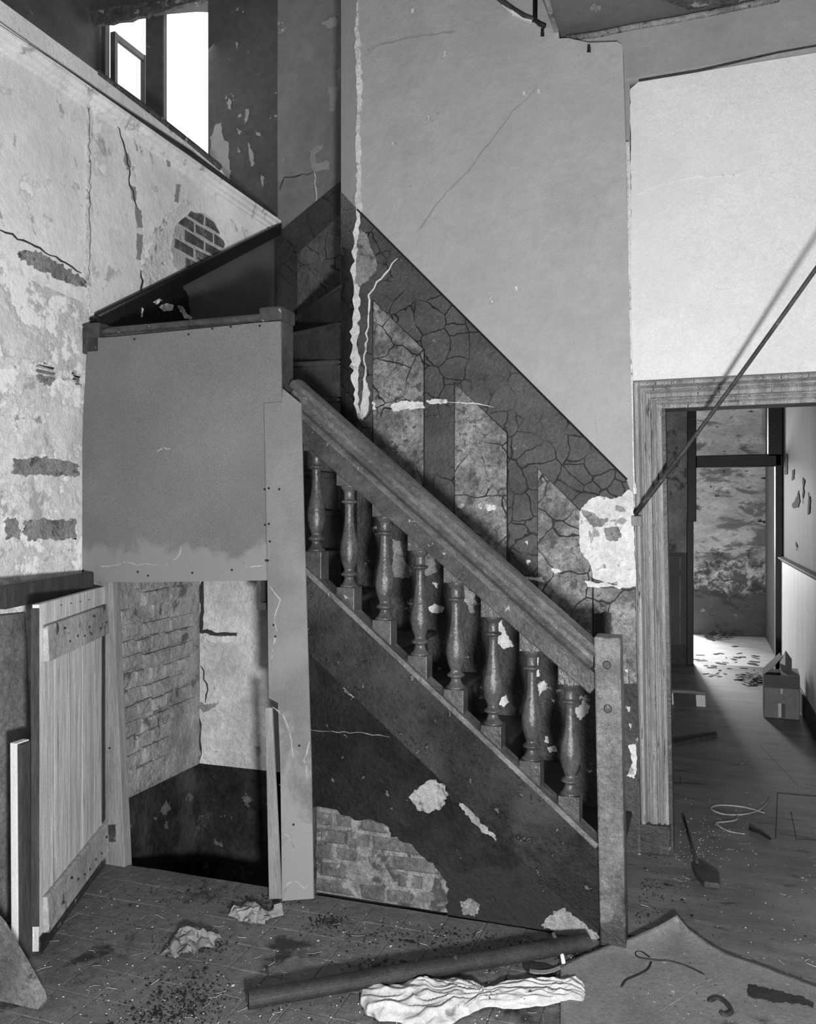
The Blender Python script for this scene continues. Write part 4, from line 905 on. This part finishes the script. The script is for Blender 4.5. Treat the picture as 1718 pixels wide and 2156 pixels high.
o = MB().tube([P(1580, 1744, 'Z', .012), P(1600, 1752, 'Z', .012), P(1622, 1766, 'Z', .008)], [.012, .01, .006], 6).build('charred_stick', M['twig']); tag(o, 'short charred stick with white flecks on the passage floor', 'stick')
# small brush lying by the doorway
a, b = P(1441, 1722, 'Z', .03), P(1468, 1818, 'Z', .03)
br = thing('hearth_brush', 'thin handled tool with a flat dark head lying by the doorway', 'brush', b)
MB().tube([a, a.lerp(b, .5), b], [.008, .0075, .009], 8).build('handle', M['metal'], br, smooth=True)
hd = PP([(1458, 1822), (1476, 1814), (1498, 1826), (1515, 1836), (1516, 1860), (1482, 1856), (1466, 1838)], 'Z', .03)
MB().slab(hd, (0, 0, -.024)).build('head', M['metal'], br, bevel=.004)
# cardboard box in the passage
bx0 = P(1608, 1511, 'Z', 0); bx1 = P(1684, 1517, 'Z', 0)
ux = (bx1-bx0); bw = ux.length; ux.normalize(); uy = Vector((-ux.y, ux.x, 0)); bhh = .325; bd_ = .27
bxo = thing('cardboard_box', 'open brown cardboard box on the passage floor by the white boarding', 'box', bx0)
g = lambda a, b, z: bx0+ux*a+uy*b+Vector((0, 0, z))
def wallp(a0, b0, a1, b1, z0, z1, nx, ny, nm='side', m='card'):
    e = ux*nx+uy*ny
    return MB().slab([g(a0, b0, z0), g(a1, b1, z0), g(a1, b1, z1), g(a0, b0, z1)], e*.005).build(nm, M[m], bxo)
wallp(0, 0, bw, 0, .002, bhh, 0, 1); wallp(0, bd_, bw, bd_, .002, bhh, 0, -1); wallp(0, 0, 0, bd_, .002, bhh, 1, 0); wallp(bw, 0, bw, bd_, .002, bhh, -1, 0)
MB().slab([g(0, 0, .002), g(bw, 0, .002), g(bw, bd_, .002), g(0, bd_, .002)], (0, 0, .004)).build('bottom', M['card'], bxo)
MB().slab([g(.0, -.004, bhh), g(bw, -.004, bhh), g(bw, -.010, bhh-.095), g(0, -.010, bhh-.095)], uy*.004).build('flap', M['card_dark'], bxo)
MB().slab([g(bw*.48, .0, bhh), g(bw, .0, bhh), g(bw, bd_, bhh+.01), g(bw*.48, bd_, bhh+.01)], (0, 0, .004)).build('flap', M['card'], bxo)
MB().slab([g(.0, .0, bhh), g(.0, bd_, bhh), g(.12, bd_, bhh+.13), g(.12, .06, bhh+.12), g(.06, .0, bhh+.05)], ux*.004).build('flap', M['card_dark'], bxo)
MB().slab([g(.13, .15, bhh-.02), g(.20, .15, bhh-.02), g(.20, .15, bhh+.10), g(.16, .15, bhh+.16), g(.12, .15, bhh+.08)], uy*.05).build('packing_piece', M['card_dark'], bxo)
MB().slab([g(.115, .148, bhh+.07), g(.155, .148, bhh+.15), g(.155, .148, bhh+.05)], uy*.004).build('packing_paper', M['tape'], bxo)
MB().slab([g(bw*.40, -.0025, .012), g(bw*.49, -.0025, .012), g(bw*.49, -.0025, .115), g(bw*.40, -.0025, .115)], uy*.002).build('tape', M['tape'], bxo)
MB().slab([g(bw*.50, -.0025, .012), g(bw*.60, -.0025, .012), g(bw*.60, -.0025, .115), g(bw*.50, -.0025, .115)], uy*.002).build('tape', M['card_dark'], bxo)
MB().slab([g(bw*.47, -.0025, .185), g(bw*.53, -.0025, .185), g(bw*.53, -.0025, .225), g(bw*.47, -.0025, .225)], uy*.002).build('tape', M['tape'], bxo)
inkm = MB()
def ink(p, q): inkm.bar(g(p[0]*bw, -.003, p[1]), g(q[0]*bw, -.003, q[1]), .003, .001)
ink((.2, .1), (.8, .19)); ink((.5, .19), (.72, .10))
for i, zz in enumerate((.19, .155, .12)):          # scribbled marks down the right side
    ink((.84, zz), (.90, zz)); ink((.84, zz), (.90, zz-.018)); ink((.84, zz-.018), (.90, zz-.018))
ink((.87, .215), (.87, .20)); ink((.84, .205), (.90, .205)); ink((.84, .09), (.90, .09)); ink((.87, .09), (.87, .075))
inkm.build('pen_marks', M['ink'], bxo)
# low curved bar on two blocks
c0_, c1_ = P(1402, 1482, 'Z', 0), P(1484, 1486, 'Z', 0)
lo = thing('low_bar', 'low curved pale bar resting on two small blocks behind the doorway', 'stool', c0_)
mb = MB(); pth = [c0_.lerp(c1_, t)+Vector((-.02+.03*t, .01+.03*sin(pi*t), .10-.0*t)) for t in [i/10 for i in range(11)]]
mb.sweep([(-.02, -.012), (.02, -.012), (.02, .012), (-.02, .012)], pth, [((0, 1, 0), (0, 0, 1))]*11); mb.build('bar', M['card'], lo, bevel=.002)
for px_, py_ in ((1409, 1482), (1476, 1487)):
    c = P(px_, py_, 'Z', 0); MB().hexa([(c.x-.035, c.y-.02, 0), (c.x+.035, c.y-.02, 0), (c.x+.035, c.y+.03, 0), (c.x-.035, c.y+.03, 0)], [(c.x-.04, c.y, .088), (c.x+.03, c.y, .088), (c.x+.03, c.y+.03, .088), (c.x-.04, c.y+.03, .088)]).build('block', M['white_wood'], lo, bevel=.002)
o = MB().slab(PP([(1405, 1556), (1460, 1548), (1508, 1540), (1510, 1546), (1460, 1556), (1405, 1568)], 'Z', .022), (0, 0, -.02)).build('floor_lath', M['dark_wood']); tag(o, 'flat dark lath lying on the passage floor near the doorway', 'lath')
# rubbish on the passage floor
rc = random.Random(8)
def heap(name, label, cx, cy, rx, ry, n, m, zmax, group=None, thin=False):
    mb = MB()
    for k in range(n):
        a = rc.uniform(0, 2*pi); r_ = sqrt(rc.random()); x = cx+rx*r_*cos(a); y = cy+ry*r_*sin(a)
        c = P(x, y, 'Z', 0); L = rc.uniform(.03, .12); an = rc.uniform(0, pi); z = rc.uniform(.003, zmax*(1-r_*.7))
        d = Vector((cos(an)*L/2, sin(an)*L/2, rc.uniform(-.3, .3)*z))
        mb.bar(c-d+Vector((0, 0, z)), c+d+Vector((0, 0, z)), rc.uniform(.01, .05), .004)
    o = mb.build(name, m); tag(o, label, 'rubbish', None, 'stuff'); return o
heap('rubbish_heap', 'dark broken scraps heaped in the light beside the cardboard box', 1582, 1432, 28, 12, 46, M['roll'], .06)
heap('rubbish_heap', 'low heap of scraps against the far plaster wall', 1510, 1342, 26, 7, 50, M['lath'], .12)
heap('rubbish_heap', 'scattered thin scraps on the sunlit floor beyond the frame', 1530, 1395, 70, 35, 40, M['roll'], .008)
# plaster chips, straw and grit over the whole floor
def scatter(name, label, n, m, fn, seed):
    r = random.Random(seed); mb = MB(); k = 0
    while k < n:
        px, py = fn(r); c = P(px, py, 'Z', .003)
        if c.x < XL+.03 or c.y > 8 or (c.y > 3.0 and c.x < -.24) or c.x > XH-.03 and c.y > 3.9: k += .2; continue
        z = .007 if py > 1990 and px > 1330 else .003
        if name == 'straw':
            an = r.uniform(0, pi); L = r.uniform(.015, .06); p0 = Vector((c.x, c.y, z)); e = Vector((cos(an), sin(an), 0))*L; b_ = Vector((-sin(an), cos(an), 0))*L*r.uniform(-.25, .25)
            mb.tube([p0-e/2, p0+b_, p0+e/2], .0011, 3)
        else:
            s = (r.uniform(.001, .0065) if name == 'dark_crumbs' else r.uniform(.001, .0042))*(2.2 if r.random() < .05 else 1); an = r.uniform(0, pi)
            q4 = [Vector((c.x+s*cos(an+i*pi/2)*r.uniform(.5, 1), c.y+s*sin(an+i*pi/2)*r.uniform(.5, 1), z)) for i in range(4)]
            mb.slab(q4, (0, 0, r.uniform(.0008, .0025)*(.3 if name == 'dark_crumbs' else 1)))
        k += 1
    o = mb.build(name, m); tag(o, label, 'rubbish', None, 'stuff')
def spots(r):
    x, y, a, b = r.choice(((395, 2095, 48, 26), (395, 2095, 48, 26), (690, 1942, 22, 9), (420, 1990, 40, 10), (540, 1905, 30, 10), (350, 2140, 60, 12), (1040, 1985, 120, 16), (900, 1972, 110, 12), (1190, 2000, 50, 12), (1370, 1880, 40, 35), (470, 1880, 120, 14), (860, 2030, 90, 8)))
    return r.gauss(x, a), r.gauss(y, b)
scatter('dark_crumbs', 'dark crumbs lying in patches on the tiles before the stair', 2200, M['nail'], spots, 12)  # small flat dark crumbs clustered at chosen floor spots
def anyf(r):
    while True:
        x, y = r.uniform(60, 1718), 1480+676*sqrt(r.random())
        if r.random() < .75: return x, y
scatter('plaster_grit', 'small white plaster chips scattered over the whole floor', 420, M['chip'], anyf, 1)
scatter('straw', 'short pale straws scattered over the whole floor', 130, M['straw'], anyf, 2)
scatter('dark_grit', 'dark grit and crumbs scattered over the whole floor', 500, M['twig'], anyf, 4)
scatter('plaster_grit', 'white plaster chips lying thickly beside the doorway plinth', 160, M['chip'], lambda r: (r.gauss(1480, 60), r.gauss(1770, 38)), 3)
